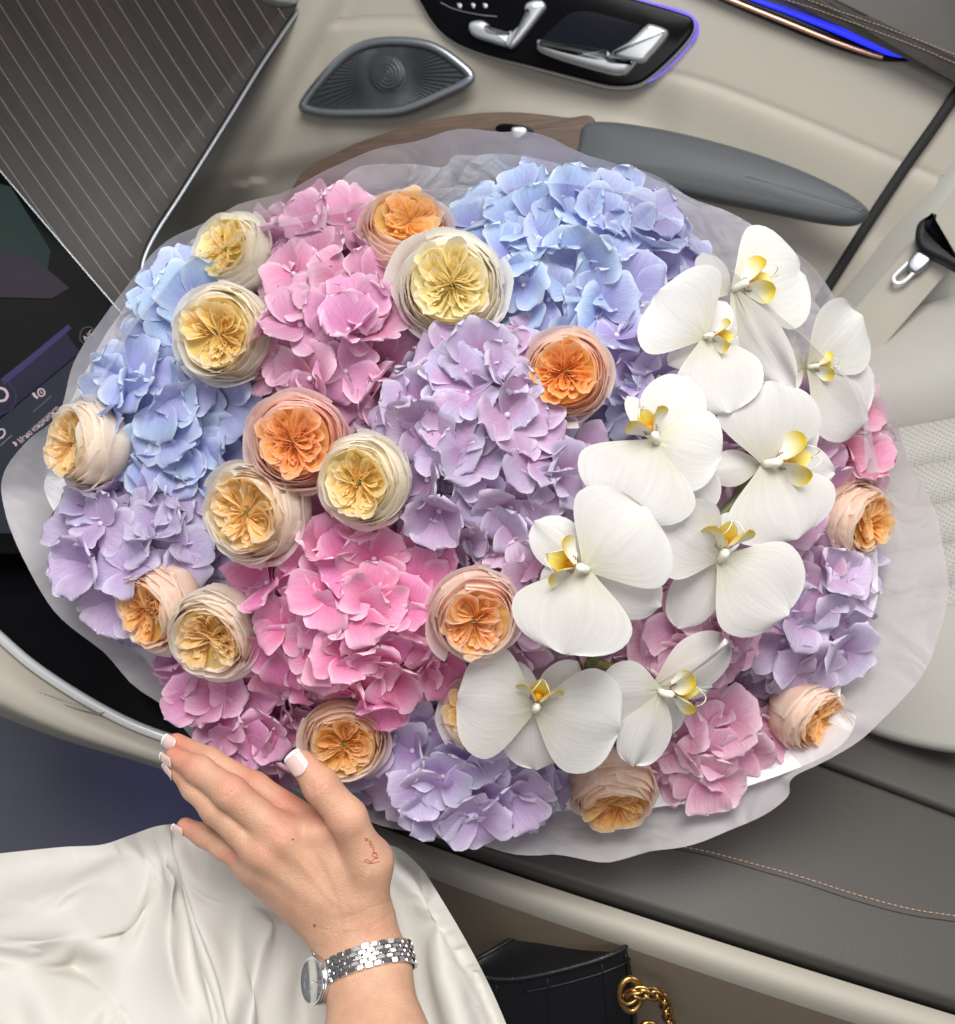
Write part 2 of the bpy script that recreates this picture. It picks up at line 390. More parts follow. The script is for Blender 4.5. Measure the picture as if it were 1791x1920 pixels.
# seam with its stitches
stitches('stitching', door, DOOR, [(1235, 118), (1330, 144), (1450, 190), (1570, 240), (1700, 296), (1790, 336)], MAT['thread_cream'], .003, pitch=.005, r=.0003)
stitches('stitching', door, DOOR, [(620, 32), (700, 24), (780, 24), (830, 32)], MAT['thread_cream'], .003, pitch=.005, r=.0003)
# black control panel
cp_out = [(770, -60), (800, 20), (840, 70), (900, 100), (1000, 126), (1100, 152), (1150, 163), (1195, 160), (1230, 138), (1275, 95), (1300, 62), (1300, 40), (1280, 28), (1200, 4), (1080, -30), (950, -80), (850, -90)]
slab('panel_bezel', door, DOOR, [(px + (px - 1060) * .010, py + (py - 60) * .035 + 1) for px, py in cp_out], MAT['satin_metal'], off=.001, thick=.008, bevel=.003, n=110)
ctrl = slab('control_panel', door, DOOR, cp_out, MAT['gloss_black'], off=.002, thick=.0105, bevel=.003, n=110)
line('ambient_light_edge', door, DOOR, [(1150, -14), (1230, 8), (1284, 24), (1306, 42), (1306, 64), (1282, 98), (1240, 138), (1215, 154)], [.0009] * 8 + [.0014] * 22 + [.0008] * 18, MAT['violet_glow'], off=.0055)
# seat-shaped switch in two bright pieces
CP = Plane(1060, 60, 1, DOOR.n); CP.o = DOOR.at(1060, 60, .0125)
slab('seat_switch', ctrl, CP, [(882, 50), (888, 42), (905, 40), (917, 46), (921, 58), (950, 62), (962, 60), (957, 84), (950, 89), (925, 82), (895, 72), (884, 62)], MAT['satin_metal'], thick=.010, bevel=.004, n=70)
slab('seat_switch', ctrl, CP, [(963, 62), (992, 34), (986, 20), (990, 8), (1005, 2), (1020, 4), (1024, 16), (1016, 28), (972, 84), (955, 90)], MAT['satin_metal'], thick=.009, bevel=.0035, n=70)
for x0, w_ in ((858, 8), (884, 7), (906, 8)):
    slab('memory_mark', ctrl, CP, [(x0, 6), (x0 + w_, 8), (x0 + w_ - 1, 15), (x0 + 2, 14)], MAT['satin_metal'], thick=.0008, bevel=.0003, n=14)
line('panel_groove', ctrl, CP, [(826, 4), (850, 16), (890, 26), (932, 31)], .0006, MAT['grey_metal'])
# recessed bowl and the door handle
slab('handle_recess', ctrl, CP, [(1012, 82), (1050, 40), (1072, 24), (1110, 22), (1190, 44), (1200, 52), (1160, 100), (1130, 108), (1060, 96)], pbr('recess_violet_black', (.004, .004, .010), .5, spec=.12), thick=.0006, bevel=.0004, n=60)
han = slab('door_handle', door, CP, [(1015, 77), (1060, 90), (1120, 103), (1148, 104), (1150, 110), (1195, 116), (1180, 138), (1165, 143), (1140, 140), (1060, 117), (1016, 100), (1011, 88)], MAT['satin_metal'], off=.001, thick=.017, bevel=.0065, n=80)
slab('door_handle_tip', door, CP, [(1150, 106), (1182, 82), (1212, 54), (1224, 50), (1248, 58), (1254, 66), (1243, 84), (1222, 108), (1202, 122)], MAT['satin_metal'], off=.001, thick=.019, bevel=.005, n=70)
# loudspeaker
sp_out = [(568, 196), (600, 152), (640, 110), (675, 88), (720, 78), (780, 80), (820, 92), (858, 118), (882, 142), (872, 156), (830, 176), (780, 198), (740, 209), (680, 212), (620, 212), (580, 206)]
def inset(pts, c, s): return [(c[0] + (x - c[0]) * s, c[1] + (y - c[1]) * s) for x, y in pts]
# grille: sheet with fine radial pleats round a turned centre
cxy = np.array([725., 140.]); ol = cr(np.array(inset(sp_out, (725, 150), .965)), 420, True)
RR = []
for k, s in enumerate(np.concatenate([np.linspace(.01, .40, 22), np.linspace(.44, 1, 12)])):
    p = cxy + (ol - cxy) * s
    dd = np.hypot(p[:, 0] - cxy[0], p[:, 1] - cxy[1]); an = np.arctan2(p[:, 1] - cxy[1], p[:, 0] - cxy[0])
    z = .0105 + np.where(dd > 33, .0007 * np.sin(an * 80) * smooth(33, 70, dd), .0030 * np.sqrt(np.clip(1 - (dd / 33) ** 2, 0, 1)) + .0003 * np.sin(dd * .9 + an * 3))
    RR.append(DOOR.grid(p[:, 0], p[:, 1], z))
V = np.concatenate(RR); spk = part('loudspeaker', door, V, quads(34, 420, True), MAT['speaker'])
spk['label'] = 'eye-shaped metal loudspeaker grille with turned centre'
line('rim', spk, DOOR, sp_out, .0052, MAT['grey_metal'], off=.011, n=120, closed=True, flat=.7)
# wood inlay in front of the pocket with the window switch
WD = Plane(900, 260, 1.075, (-.22, -.80, .56))
woodm = wood_mat('walnut_veneer', lin((74, 58, 48)), lin((112, 90, 76)), DOOR.at(900, 260) - DOOR.at(700, 280))
wood = slab('wood_inlay', door, WD, [(560, 340), (640, 285), (730, 250), (840, 222), (950, 212), (1060, 222), (1120, 236), (1120, 420), (560, 460)], woodm, thick=.008, bevel=.003, n=80)
slab('switch_well', wood, WD, [(930, 238), (945, 232), (985, 236), (1000, 244), (994, 256), (960, 252), (934, 247)], MAT['gloss_black'], off=.0085, thick=.001, bevel=.0005, n=40)
slab('window_switch', wood, WD, [(962, 240), (985, 240), (988, 252), (972, 262), (962, 255)], MAT['satin_metal'], off=.0096, thick=.005, bevel=.002, n=30)
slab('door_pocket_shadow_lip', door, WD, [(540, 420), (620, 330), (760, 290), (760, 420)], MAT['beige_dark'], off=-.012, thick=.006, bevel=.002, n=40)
# armrest pad
ARP = Plane(1350, 320, 1.01, (-.25, -.62, .74))
pad = slab('armrest', door, ARP, [(1095, 242), (1120, 234), (1180, 238), (1280, 256), (1400, 288), (1500, 324), (1580, 362), (1622, 392), (1626, 408), (1600, 424), (1540, 420), (1450, 402), (1340, 380), (1200, 350), (1090, 320), (1088, 270)], MAT['armrest'], thick=.014, bevel=.009, n=100, dome=.004)
stitches('stitching', pad, ARP, [(1250, 330), (1350, 352), (1450, 374), (1540, 390), (1590, 388), (1612, 378)], MAT['thread_grey'], .0188, pitch=.0042, r=.0003)
# black seal at the door's rear edge
line('door_seal', door, DOOR, [(1830, 120), (1760, 225), (1700, 310), (1640, 400), (1580, 495), (1540, 560), (1500, 640)], .0056, MAT['rubber'], off=.010, flat=.5)

# ------------------------------------------------------------------ pillar, belt, seat
pil = thing('pillar_trim', 'pale beige pillar trim behind the rear edge of the door', 'car trim', P(1700, 500, 1.05))
PIL = Plane(1690, 500, 1.02, (-.45, -.6, .66))
gx, gy = np.meshgrid(np.linspace(0, 1, 60), np.linspace(0, 1, 30))
x = (1842 - 330 * gy) + gx * 330; y = (118 + 510 * gy) + gx * 90
o_ = .022 * np.sin(np.clip(gx * 2.2, 0, 1) * math.pi) - .01 * smooth(.45, .6, gx) + .012 * smooth(.55, .75, gx)
part('pillar_cover', pil, PIL.grid(x, y, o_), quads(30, 60), MAT['cream'])
belt = thing('seat_belt', 'beige seat belt with black handled steel tongue on the pillar', 'seat belt', P(1740, 480, .97))
BP = Plane(1735, 480, .965, (-.4, -.6, .7))
webm = pbr('belt_webbing', lin((178, 172, 160)), .8, bump=.5, bscale=1400, var=.06)
gx, gy = np.meshgrid(np.linspace(-1, 1, 12), np.linspace(0, 1, 40))
x = 1850 - 260 * gy + gx * 34; y = 360 + 300 * gy + gx * 26
part('webbing', belt, BP.grid(x, y, -.006 - .004 * gx ** 2), quads(40, 12), webm)
slab('handle', belt, BP, [(1716, 448), (1722, 424), (1745, 409), (1756, 410), (1742, 432), (1768, 462), (1800, 488), (1810, 500), (1795, 512), (1768, 498), (1735, 482), (1720, 468)], MAT['satin_black'], thick=.014, bevel=.005, n=70)
slab('steel_collar', belt, BP, [(1700, 500), (1720, 474), (1745, 484), (1742, 498), (1716, 516)], MAT['grey_metal'], off=-.001, thick=.008, bevel=.003, n=40)
line('steel_tongue', belt, BP, [(1738, 488), (1726, 490), (1712, 512), (1694, 528), (1680, 530), (1676, 520), (1690, 504), (1712, 484)], .0022, MAT['chrome'], off=.004, n=60, flat=.6)
seat = thing('passenger_seat', 'pale beige perforated passenger seat beside the wrapped flowers', 'car seat', P(1740, 900, 1.0))
gx, gy = np.meshgrid(np.linspace(0, 1, 60), np.linspace(0, 1, 40))
x = 1520 + 340 * gx; y = (640 - 110 * gx) + (210 - 0 * gx) * gy + 45 * gx * gy
part('bolster', seat, SEAT.grid(x, y, .022 * np.sin(np.clip(gy, 0, 1) * math.pi) ** .8 - .014), quads(40, 60), MAT['cream'])
perf, nt, b_ = nodes('perforated_leather')
tc = N(nt, 'ShaderNodeTexCoord'); vo = N(nt, 'ShaderNodeTexVoronoi'); vo.inputs['Scale'].default_value = 430; vo.inputs['Randomness'].default_value = 0.05
nt.links.new(tc.outputs['Object'], vo.inputs['Vector'])
mr = N(nt, 'ShaderNodeMapRange'); mr.inputs['From Min'].default_value = .22; mr.inputs['From Max'].default_value = .34; nt.links.new(vo.outputs['Distance'], mr.inputs['Value'])
mx = N(nt, 'ShaderNodeMix', data_type='RGBA'); mx.inputs['A'].default_value = (*lin((132, 129, 123)), 1); mx.inputs['B'].default_value = (*lin((172, 169, 161)), 1)
nt.links.new(mr.outputs['Result'], mx.inputs['Factor']); nt.links.new(mx.outputs['Result'], b_.inputs['Base Color']); b_.inputs['Roughness'].default_value = .5
bp = N(nt, 'ShaderNodeBump'); bp.inputs['Strength'].default_value = .6; bp.inputs['Distance'].default_value = .001; nt.links.new(mr.outputs['Result'], bp.inputs['Height']); nt.links.new(bp.outputs['Normal'], b_.inputs['Normal'])
for k in range(5):
    gx, gy = np.meshgrid(np.linspace(0, 1, 40), np.linspace(0, 1, 14))
    y0 = 838 + 78 * k; x = 1480 + 400 * gx; y = y0 - 70 * gx + 78 * gy
    part('perforated_panel', seat, SEAT.grid(x, y, -.006 + .003 * np.sin(gy * math.pi) ** .7), quads(14, 40), perf)
slab('seat_side', seat, SEAT, [(1560, 1220), (1880, 1130), (1880, 1400), (1600, 1360)], MAT['cream'], off=-.02, thick=.02, bevel=.008, n=50)

# ------------------------------------------------------------------ dashboard with pinstriped wood
dash = thing('dashboard', 'dark brown wood dashboard with fine metal pinstripes', 'dashboard', P(200, 300, 1.0))
edge_px = np.array([(590, -60), (566, 0), (525, 62), (480, 130), (430, 212), (380, 292), (332, 368), (295, 425), (272, 468), (262, 505), (262, 560), (290, 640), (400, 800)], float)
dwood = wood_mat('pinstripe_walnut', lin((32, 26, 23)), lin((50, 42, 37)), DASH.at(300, 430) - DASH.at(0, 0), 40)
wp = slab('wood_panel', dash, DASH, [tuple(p) for p in cr(edge_px, 60)] + [(400, 1000), (-200, 1000), (-200, -80)], dwood, thick=.006, bevel=.001, sharp=True, back=.03)
ed = cr(edge_px, 200)
xe = lambda y: np.interp(y, ed[:, 1], ed[:, 0])
for i in range(31):
    x0 = -560 + 37.0 * i
    ys = np.linspace(-75, 760, 90); xs = x0 + .60 * (ys + 60) + .00013 * (ys + 60) ** 2
    m = xs < xe(ys) - 6
    if m.sum() < 4: continue
    ys, xs = ys[m], xs[m]
    if xs.max() < -40: continue
    w = DASH.grid(xs, ys, np.full(len(xs), .0060))
    v, f = tube_vf(w, .00052, 6, flat=(DASH.n, .5)); part('inlay_strip', wp, v, f, MAT['inlay'])
line('edge_trim', dash, DASH, [tuple(p) for p in edge_px + np.array([4, 2])], .0022, MAT['grey_metal'], off=.005, n=120, flat=.7)
kn = slab('vent_knob', dash, DASH, [(486, -6), (505, 8), (530, 13), (556, 6), (565, -20), (530, -45), (490, -30)], MAT['satin_metal'], off=.006, thick=.012, bevel=.005, n=40)

# ------------------------------------------------------------------ touch screen
scr = thing('touch_screen', 'black glass touch screen with pale icons beside the bouquet wrap', 'screen', SCREEN.at(120, 760))
slab('glass', scr, SCREEN, [(-250, 20), (-40, 272), (0, 320), (120, 462), (242, 604), (330, 706), (440, 840), (440, 1040), (-250, 1040)], pbr('screen_glass', (.003, .0035, .004), .12, spec=.015, var=.3), thick=.006, bevel=.0015, sharp=True, back=.012)
line('bezel', scr, SCREEN, [(-100, 202), (0, 320), (120, 462), (242, 604), (330, 706), (440, 840)], .0011, MAT['grey_metal'], off=.0062)
def glow(name, col, s): return pbr(name, (.003, .003, .004), .6, spec=.1, var=0, emit=col, estr=s)
icon = glow('icon_light', lin((225, 200, 205)), .85)
SO = .0066
def quad_patch(name, pts, mat, off): return slab(name, scr, SCREEN, pts, mat, off=off, thick=.0003, bevel=.0001, sharp=True)
quad_patch('display_band', [(-60, 742), (0, 712), (60, 665), (122, 622), (150, 660), (60, 735), (-60, 830)], glow('band_violet', lin((36, 34, 56)), 1.0), SO)
quad_patch('display_band', [(2, 710), (60, 664), (128, 608), (134, 616), (66, 674), (8, 722)], glow('band_violet_bright', lin((62, 54, 96)), 1.0), SO + .0004)
quad_patch('screen_patch', [(-60, 835), (60, 738), (150, 664), (200, 690), (160, 790), (40, 1000), (-60, 1000)], glow('field_slate', lin((40, 44, 54)), 1.0), SO)
quad_patch('screen_patch', [(-60, 330), (20, 350), (95, 470), (80, 555), (-60, 555)], glow('green_reflection', lin((34, 50, 46)), 1.0), SO)  # dark green reflection in the glass, painted as a faintly glowing patch
quad_patch('screen_patch', [(-60, 470), (60, 480), (130, 540), (98, 560), (-60, 556)], glow('map_mauve', lin((52, 46, 54)), 1.0), SO + .0004)
SI = SO + .0009
line('power_icon', scr, SCREEN, [(-4, 727), (8, 730), (14, 740), (9, 750), (-4, 752)], .0011, icon, off=SI, n=24)
line('dial_ring', scr, SCREEN, [(-30, 712), (12, 716), (30, 742), (20, 768), (-6, 778)], .0006, glow('ring_dim', lin((60, 60, 84)), .9), off=SI, n=30)
line('dial_ring', scr, SCREEN, [(150, 632), (154, 618), (168, 613), (178, 622), (176, 638), (164, 645), (153, 641)], .0006, glow('ring_dim2', lin((90, 84, 90)), .8), off=SI, n=40, closed=True)
for sx in (74.0, ):
    line('seat_icon', scr, SCREEN, [(62, 737), (66, 743), (71, 746)], .0011, icon, off=SI, n=8)
    line('seat_icon', scr, SCREEN, [(72, 731), (78, 729), (83, 733), (83, 740), (77, 743), (72, 739)], .0006, icon, off=SI, n=30, closed=True)
    line('seat_icon', scr, SCREEN, [(77, 733), (77, 737), (80, 737)], .0004, icon, off=SI, n=8)
line('divider', scr, SCREEN, [(62, 772), (80, 757), (96, 742)], .0004, glow('divider', lin((120, 110, 120)), .8), off=SI, n=10)
line('divider', scr, SCREEN, [(0, 836), (10, 827), (22, 816)], .0004, glow('divider2', lin((150, 130, 150)), .8), off=SI, n=10)
line('car_icon', scr, SCREEN, [(-4, 806), (6, 805), (9, 812), (4, 820), (-4, 822)], .0007, icon, off=SI, n=20)
def text(body, parent, plane, px0, py0, px1, py1, h_px, mat, off):
    cu = bpy.data.curves.new('screen_text', 'FONT'); cu.body = body; cu.extrude = .02
    o = bpy.data.objects.new('screen_text', cu); coll.objects.link(o); o.parent = parent
    a = plane.at(px0, py0, off); b = plane.at(px1, py1, off); X = b - a; Ln = np.linalg.norm(X); X /= Ln
    Z = plane.n; Y = np.cross(Z, X)
    bpy.context.view_layer.update(); w = max(o.dimensions.x, 1e-6)
    sx = Ln / w; hh = np.linalg.norm(plane.at(px0, py0 - h_px, off) - a); sy = hh / .72
    M = Matrix(((X[0] * sx, Y[0] * sy, Z[0] * .0004, 0), (X[1] * sx, Y[1] * sy, Z[1] * .0004, 0), (X[2] * sx, Y[2] * sy, Z[2] * .0004, 0), (0, 0, 0, 1)))
    M.translation = Vector(a - wloc(parent)); o.matrix_local = M
    me = bpy.data.meshes.new_from_object(o.evaluated_get(bpy.context.evaluated_depsgraph_get())); me.materials.clear(); me.materials.append(mat)
    q = bpy.data.objects.new('screen_text', me); coll.objects.link(q); q.parent = parent; q.matrix_local = M; bpy.data.objects.remove(o); return q
text('Меню кондиционер', scr, SCREEN, 40, 832, 112, 768, 11, icon, SI)
line('pin_icon', scr, SCREEN, [(24, 830), (29, 831), (30, 836)], .0009, icon, off=SI, n=10)
text('A/C', scr, SCREEN, 160, 640, 178, 624, 9, icon, SI)

# ------------------------------------------------------------------ gloss console below the screen
con = thing('centre_console', 'black gloss console with chrome arc and beige leather edge', 'console', CONS.at(150, 1300))
arc = [(-70, 1120), (-30, 1165), (0, 1194), (60, 1246), (140, 1300), (230, 1350), (310, 1382), (385, 1402), (470, 1420), (600, 1440)]
slab('gloss_panel', con, CONS, [(-120, 960), (700, 960), (700, 1450)] + [tuple(p) for p in cr(arc, 40)][::-1], MAT['gloss_black'], thick=.006, bevel=.002, sharp=True, back=.01)
line('chrome_arc', con, CONS, arc, .0046, MAT['chrome'], off=.012, n=80)
up_ = cr(np.array(arc) + np.array([0, 6]), 70); lo_ = cr(np.array([(-120, 1292), (-60, 1318), (0, 1342), (60, 1366), (140, 1394), (230, 1420), (310, 1444), (385, 1464), (470, 1484), (600, 1510)], float), 70)
rows = []
for t in np.linspace(0, 1, 16):
    q = up_ * (1 - t) + lo_ * t; rows.append(CONS.grid(q[:, 0], q[:, 1], np.full(70, .004 + .014 * math.sin(math.pi * min(1, t * 1.05)) ** .8 - .03 * max(0, t - .85) / .15)))
part('leather_edge', con, np.concatenate(rows), quads(16, 70), MAT['beige'])
line('seam', con, CONS, [(-40, 1262), (40, 1294), (120, 1322), (180, 1338), (200, 1333)], .0006, MAT['thread_grey'], off=.0155)
stitches('stitching', con, CONS, [(-40, 1254), (40, 1286), (120, 1314), (175, 1330)], MAT['thread_grey'], .0165, pitch=.004, r=.0003)
text('A', con, CONS, 0, 1004, 10, 996, 9, icon, .0075)
line('mark', con, CONS, [(-10, 1045), (5, 1032), (19, 1018)], .0008, icon, off=.0068, n=10)

# footwell below, lit violet by its own lamp
FW = Plane(150, 1500, 1.16, (.05, -.30, .95))
fw = slab('footwell_lining', None, FW, [(-250, 1250), (900, 1300), (900, 1750), (-250, 1700)], MAT['footwell'], thick=.01, bevel=.003, sharp=True); fw['kind'] = 'structure'
lv = bpy.data.lights.new('footwell_lamp', 'AREA'); lv.energy = .15; lv.color = (.42, .34, 1.0); lv.size = .16
lo = bpy.data.objects.new('footwell_lamp', lv); coll.objects.link(lo); lo.location = P(330, 1400, 1.0); lo['kind'] = 'helper'
lo.rotation_euler = (Vector(FW.at(230, 1500)) - Vector(lo.location)).to_track_quat('-Z', 'Y').to_euler()

# ------------------------------------------------------------------ dark leather armrest lids at lower right
arm = thing('armrest_box', 'anthracite leather armrest box with stitched lids and beige edge', 'armrest', ARM.at(1400, 1600))
low = np.array([(500, 1462), (640, 1516), (780, 1570), (950, 1630), (1200, 1712), (1500, 1808), (1791, 1898), (1900, 1930), (2300, 2050)], float)
gap = np.array([(700, 1130), (1000, 1245), (1300, 1362), (1500, 1440), (1650, 1497), (1791, 1551), (1900, 1592), (2300, 1742)], float)
slab('lid', arm, ARM, [tuple(p) for p in cr(low, 40)] + [tuple(p) for p in cr(gap, 30)][::-1], MAT['dark'], thick=.020, bevel=.006, sharp=True, back=.02)
slab('lid', arm, ARM, [tuple(p) for p in cr(gap + np.array([2, -5]), 30)] + [(2300, 1570), (1900, 1420), (1791, 1378), (1700, 1340), (1600, 1300), (1300, 1180), (1000, 1060), (700, 950)], MAT['dark'], thick=.021, bevel=.006, sharp=True, back=.02)
stitches('stitching', arm, ARM, [(1660, 1338), (1720, 1368), (1791, 1412), (1860, 1450), (2100, 1560)], MAT['thread'], .0215)
line('seam', arm, ARM, [(1240, 1588), (1330, 1606), (1420, 1632), (1500, 1655), (1600, 1688), (1700, 1715), (1800, 1730), (2100, 1771)], .0007, MAT['rubber'], off=.0196)
stitches('stitching', arm, ARM, [(1240, 1580), (1330, 1598), (1420, 1622), (1500, 1644), (1600, 1676), (1700, 1703), (1800, 1719), (2100, 1760)], MAT['thread'], .0205, pitch=.0048, r=.0006)
l2 = cr(low + np.array([0, 6]), 60); wdt = np.linspace(44, 78, 60)
rows = []
for t in np.linspace(0, 1, 18):
    q = l2 + np.stack([-wdt * .30 * t, wdt * t], 1)
    a = t * 2.6
    rows.append(ARM.grid(q[:, 0], q[:, 1], np.full(60, .004 + .012 * math.sin(min(a, math.pi)) - .022 * t)))
part('beige_edge', arm, np.concatenate(rows), quads(18, 60), MAT['beige'])
e3 = rows[-1]; rows2 = [e3]
for t in np.linspace(.04, 1, 14): rows2.append(e3 + np.array([.0, -.015, -.30]) * t + np.array([0, -.012, 0]) * math.sin(t * math.pi))
part('side_panel', arm, np.concatenate(rows2), quads(15, 60), MAT['beige_dark'])
SP = Plane(1300, 1830, .90, (.08, -.97, .22))
line('side_seam', arm, SP, [(1180, 1765), (1212, 1785), (1250, 1822), (1290, 1838), (1400, 1864), (1560, 1908), (1800, 1985)], .0022, MAT['beige_dark'], off=.004)
# ================================================================== the bouquet
BC = (880.0, 925.0); BR = (800.0, 655.0)
def dome(px, py):
    "depth of the flower dome and its normal in view axes (x right, y up, z towards the eye)"
    a = (px - BC[0]) / BR[0]; b = (py - BC[1]) / BR[1]; r2 = min(a * a + b * b, 1.35)
    d = .635 + .135 * r2
    nx, ny = a * 1.05, -b * 1.05
    n = np.array([nx, ny, 1.0]); return d, n / np.linalg.norm(n)
def frame(zaxis, roll=0.0, xref=None):
    z = np.asarray(zaxis, float); z = z / np.linalg.norm(z)
    xr = RIGHT if xref is None else xref
    x = xr - z * np.dot(xr, z)
    if np.linalg.norm(x) < 1e-3: x = UP - z * np.dot(UP, z)
    x /= np.linalg.norm(x); y = np.cross(z, x)
    c, s = math.cos(roll), math.sin(roll); x2 = c * x + s * y; y2 = -s * x + c * y
    return x2, y2, z
def mat4(x, y, z, loc, sc=1.0):
    if np.isscalar(sc): sc = (sc, sc, sc)
    return Matrix(((x[0] * sc[0], y[0] * sc[1], z[0] * sc[2], loc[0]), (x[1] * sc[0], y[1] * sc[1], z[1] * sc[2], loc[1]), (x[2] * sc[0], y[2] * sc[1], z[2] * sc[2], loc[2]), (0, 0, 0, 1)))

# ------------------------------------------------------------------ hydrangeas
def hyd_petal(k):
    r = np.random.default_rng(100 + k)
    ns, ntt = 9, 9
    s = np.linspace(0, 1, ns)[:, None]; t = np.linspace(-1, 1, ntt)[None, :]
    ss = np.sin(s * math.pi / 2) ** .92
    w = .60 * np.clip(np.sin(math.pi * np.clip(s * .985 + .012, 0, 1) ** .86), 0, 1) ** .42 * (1 + .04 * r.normal())
    w = np.maximum(w, .035)
    rag = 1 + .035 * np.sin(7 * s + r.uniform(0, 6)) + .03 * np.sin(13 * s + r.uniform(0, 6)) * np.sign(t)
    X = w * t * rag * np.ones_like(s); Y = ss * (1 + 0 * t) - .06 * t ** 2 * (s > .55) * (s - .55) / .45
    Y = Y + .03 * np.cos(t * 2.6 + r.uniform(-.5, .5)) * smooth(.8, 1, s)
    cup = r.uniform(-.12, .48); arch = r.uniform(-.40, .10); wav = r.uniform(.04, .11); tw = r.uniform(-.2, .2)
    Z = cup * X ** 2 * 1.6 + arch * (s ** 2) + .12 * s + wav * np.sin(s * r.uniform(5, 9) + t * 2.0 + r.uniform(0, 6)) * np.abs(t) ** 1.5 * smooth(.15, .5, s) \
        + tw * X * s + .02 * np.exp(-(t / .12) ** 2) * -1 * (s > 0)
    Z = Z + .055 * np.sin(t * 5 + r.uniform(0, 6)) * smooth(.65, 1, s)
    V = np.stack([X * np.ones_like(Z), Y * np.ones_like(Z), Z], -1)
    edge = np.maximum(np.abs(t) ** 5 * np.ones_like(s), smooth(.82, 1, s) * np.ones_like(t))
    along = s * np.ones_like(t); across = t * np.ones_like(s)
    return make_mesh('petal', V, quads(ns, ntt), None, attrs={'along': along, 'edge': edge, 'across': across})
NPV = 14
HP = [hyd_petal(k) for k in range(NPV)]
def ball_vf(r, seg=10, rings=6, squash=1.0, z0=0.0):
    V = []; 
    for j in range(rings + 1):
        a = math.pi * j / rings
        for i in range(seg): b = 2 * math.pi * i / seg; V.append((r * math.sin(a) * math.cos(b), r * math.sin(a) * math.sin(b), z0 + r * math.cos(a) * squash))
    return np.array(V), quads(rings + 1, seg, True)
bead_v, bead_f = join_vf([ball_vf(.082, z0=.06), tube_vf([(0, 0, .02), (.02, 0, -.5), (0, .03, -1.2)], [.03, .022, .02], 6)])
bead_att = {'along': np.where(bead_v[:, 2] < -.02, 1.0, 0.0), 'edge': np.zeros(len(bead_v)), 'across': np.zeros(len(bead_v))}

ROSES = [  # x, y, radius, facing x, facing y, kind, prototype, roll, lift
 (762, 440, 83, .10, .55, 'apricot', 0, .3, .000), (846, 541, 97, -.02, -.02, 'cream', 1, 1.1, .012), (441, 478, 76, -.42, .25, 'lemon', 2, 2.0, .0),
 (424, 626, 88, -.22, -.10, 'butter', 3, .2, .012), (1062, 704, 80, -.14, .02, 'orange', 1, 3.0, .006), (560, 830, 88, -.02, .02, 'coral', 1, 4.4, .012),
 (166, 832, 76, -.72, .02, 'peach', 2, 1.0, .030), (684, 902, 83, -.34, -.06, 'butter', 2, 2.6, .010), (480, 960, 92, -.34, -.08, 'peach', 0, .8, .014),
 (300, 1136, 80, -.62, -.26, 'peachy', 3, 2.2, .008), (404, 1184, 82, -.18, -.36, 'peach', 3, 1.4, .014), (890, 1152, 82, .12, -.26, 'blush', 0, 3.4, .010),
 (648, 1384, 76, .10, -.25, 'peachy', 2, 5.1, .012), (1602, 972, 70, .75, -.25, 'peachy', 0, .6, .0), (1512, 1335, 70, .75, -.45, 'peachy', 3, 2.5, .0),
 (1150, 1480, 78, .05, -.85, 'peachy', 2, .4, .0), (896, 1335, 68, -.45, .1, 'peach', 1, 2.0, -.006)]
ROSE_LABEL = ['apricot pink rose with orange heart at the top beside the pink hydrangea', 'large open cream rose with creased yellow heart near the top', 'ivory rose at upper left above another cream rose',
 'cream rose with golden heart between blue and pink hydrangeas', 'small rose with vivid orange heart above the lilac hydrangea', 'coral pink rose with quartered orange heart left of centre',
 'leftmost rose, pale peach, seen from the side against the wrap', 'pale yellow rose touching the coral rose near the centre', 'cream peach rose between blue hydrangea and hot pink hydrangea',
 'peach rose turned to the left at the lower left edge', 'cream rose with apricot heart overlapping the left edge peach rose', 'blush rose beside the orchids and the hot pink hydrangea',
 'peach rose just above the thumb of the hand', 'peach rose at the right edge of the bouquet behind the orchids', 'peach rose at the lower right corner of the bouquet',
 'pale apricot rose hanging face down at the bottom edge', 'cream rose mostly hidden behind a white orchid']

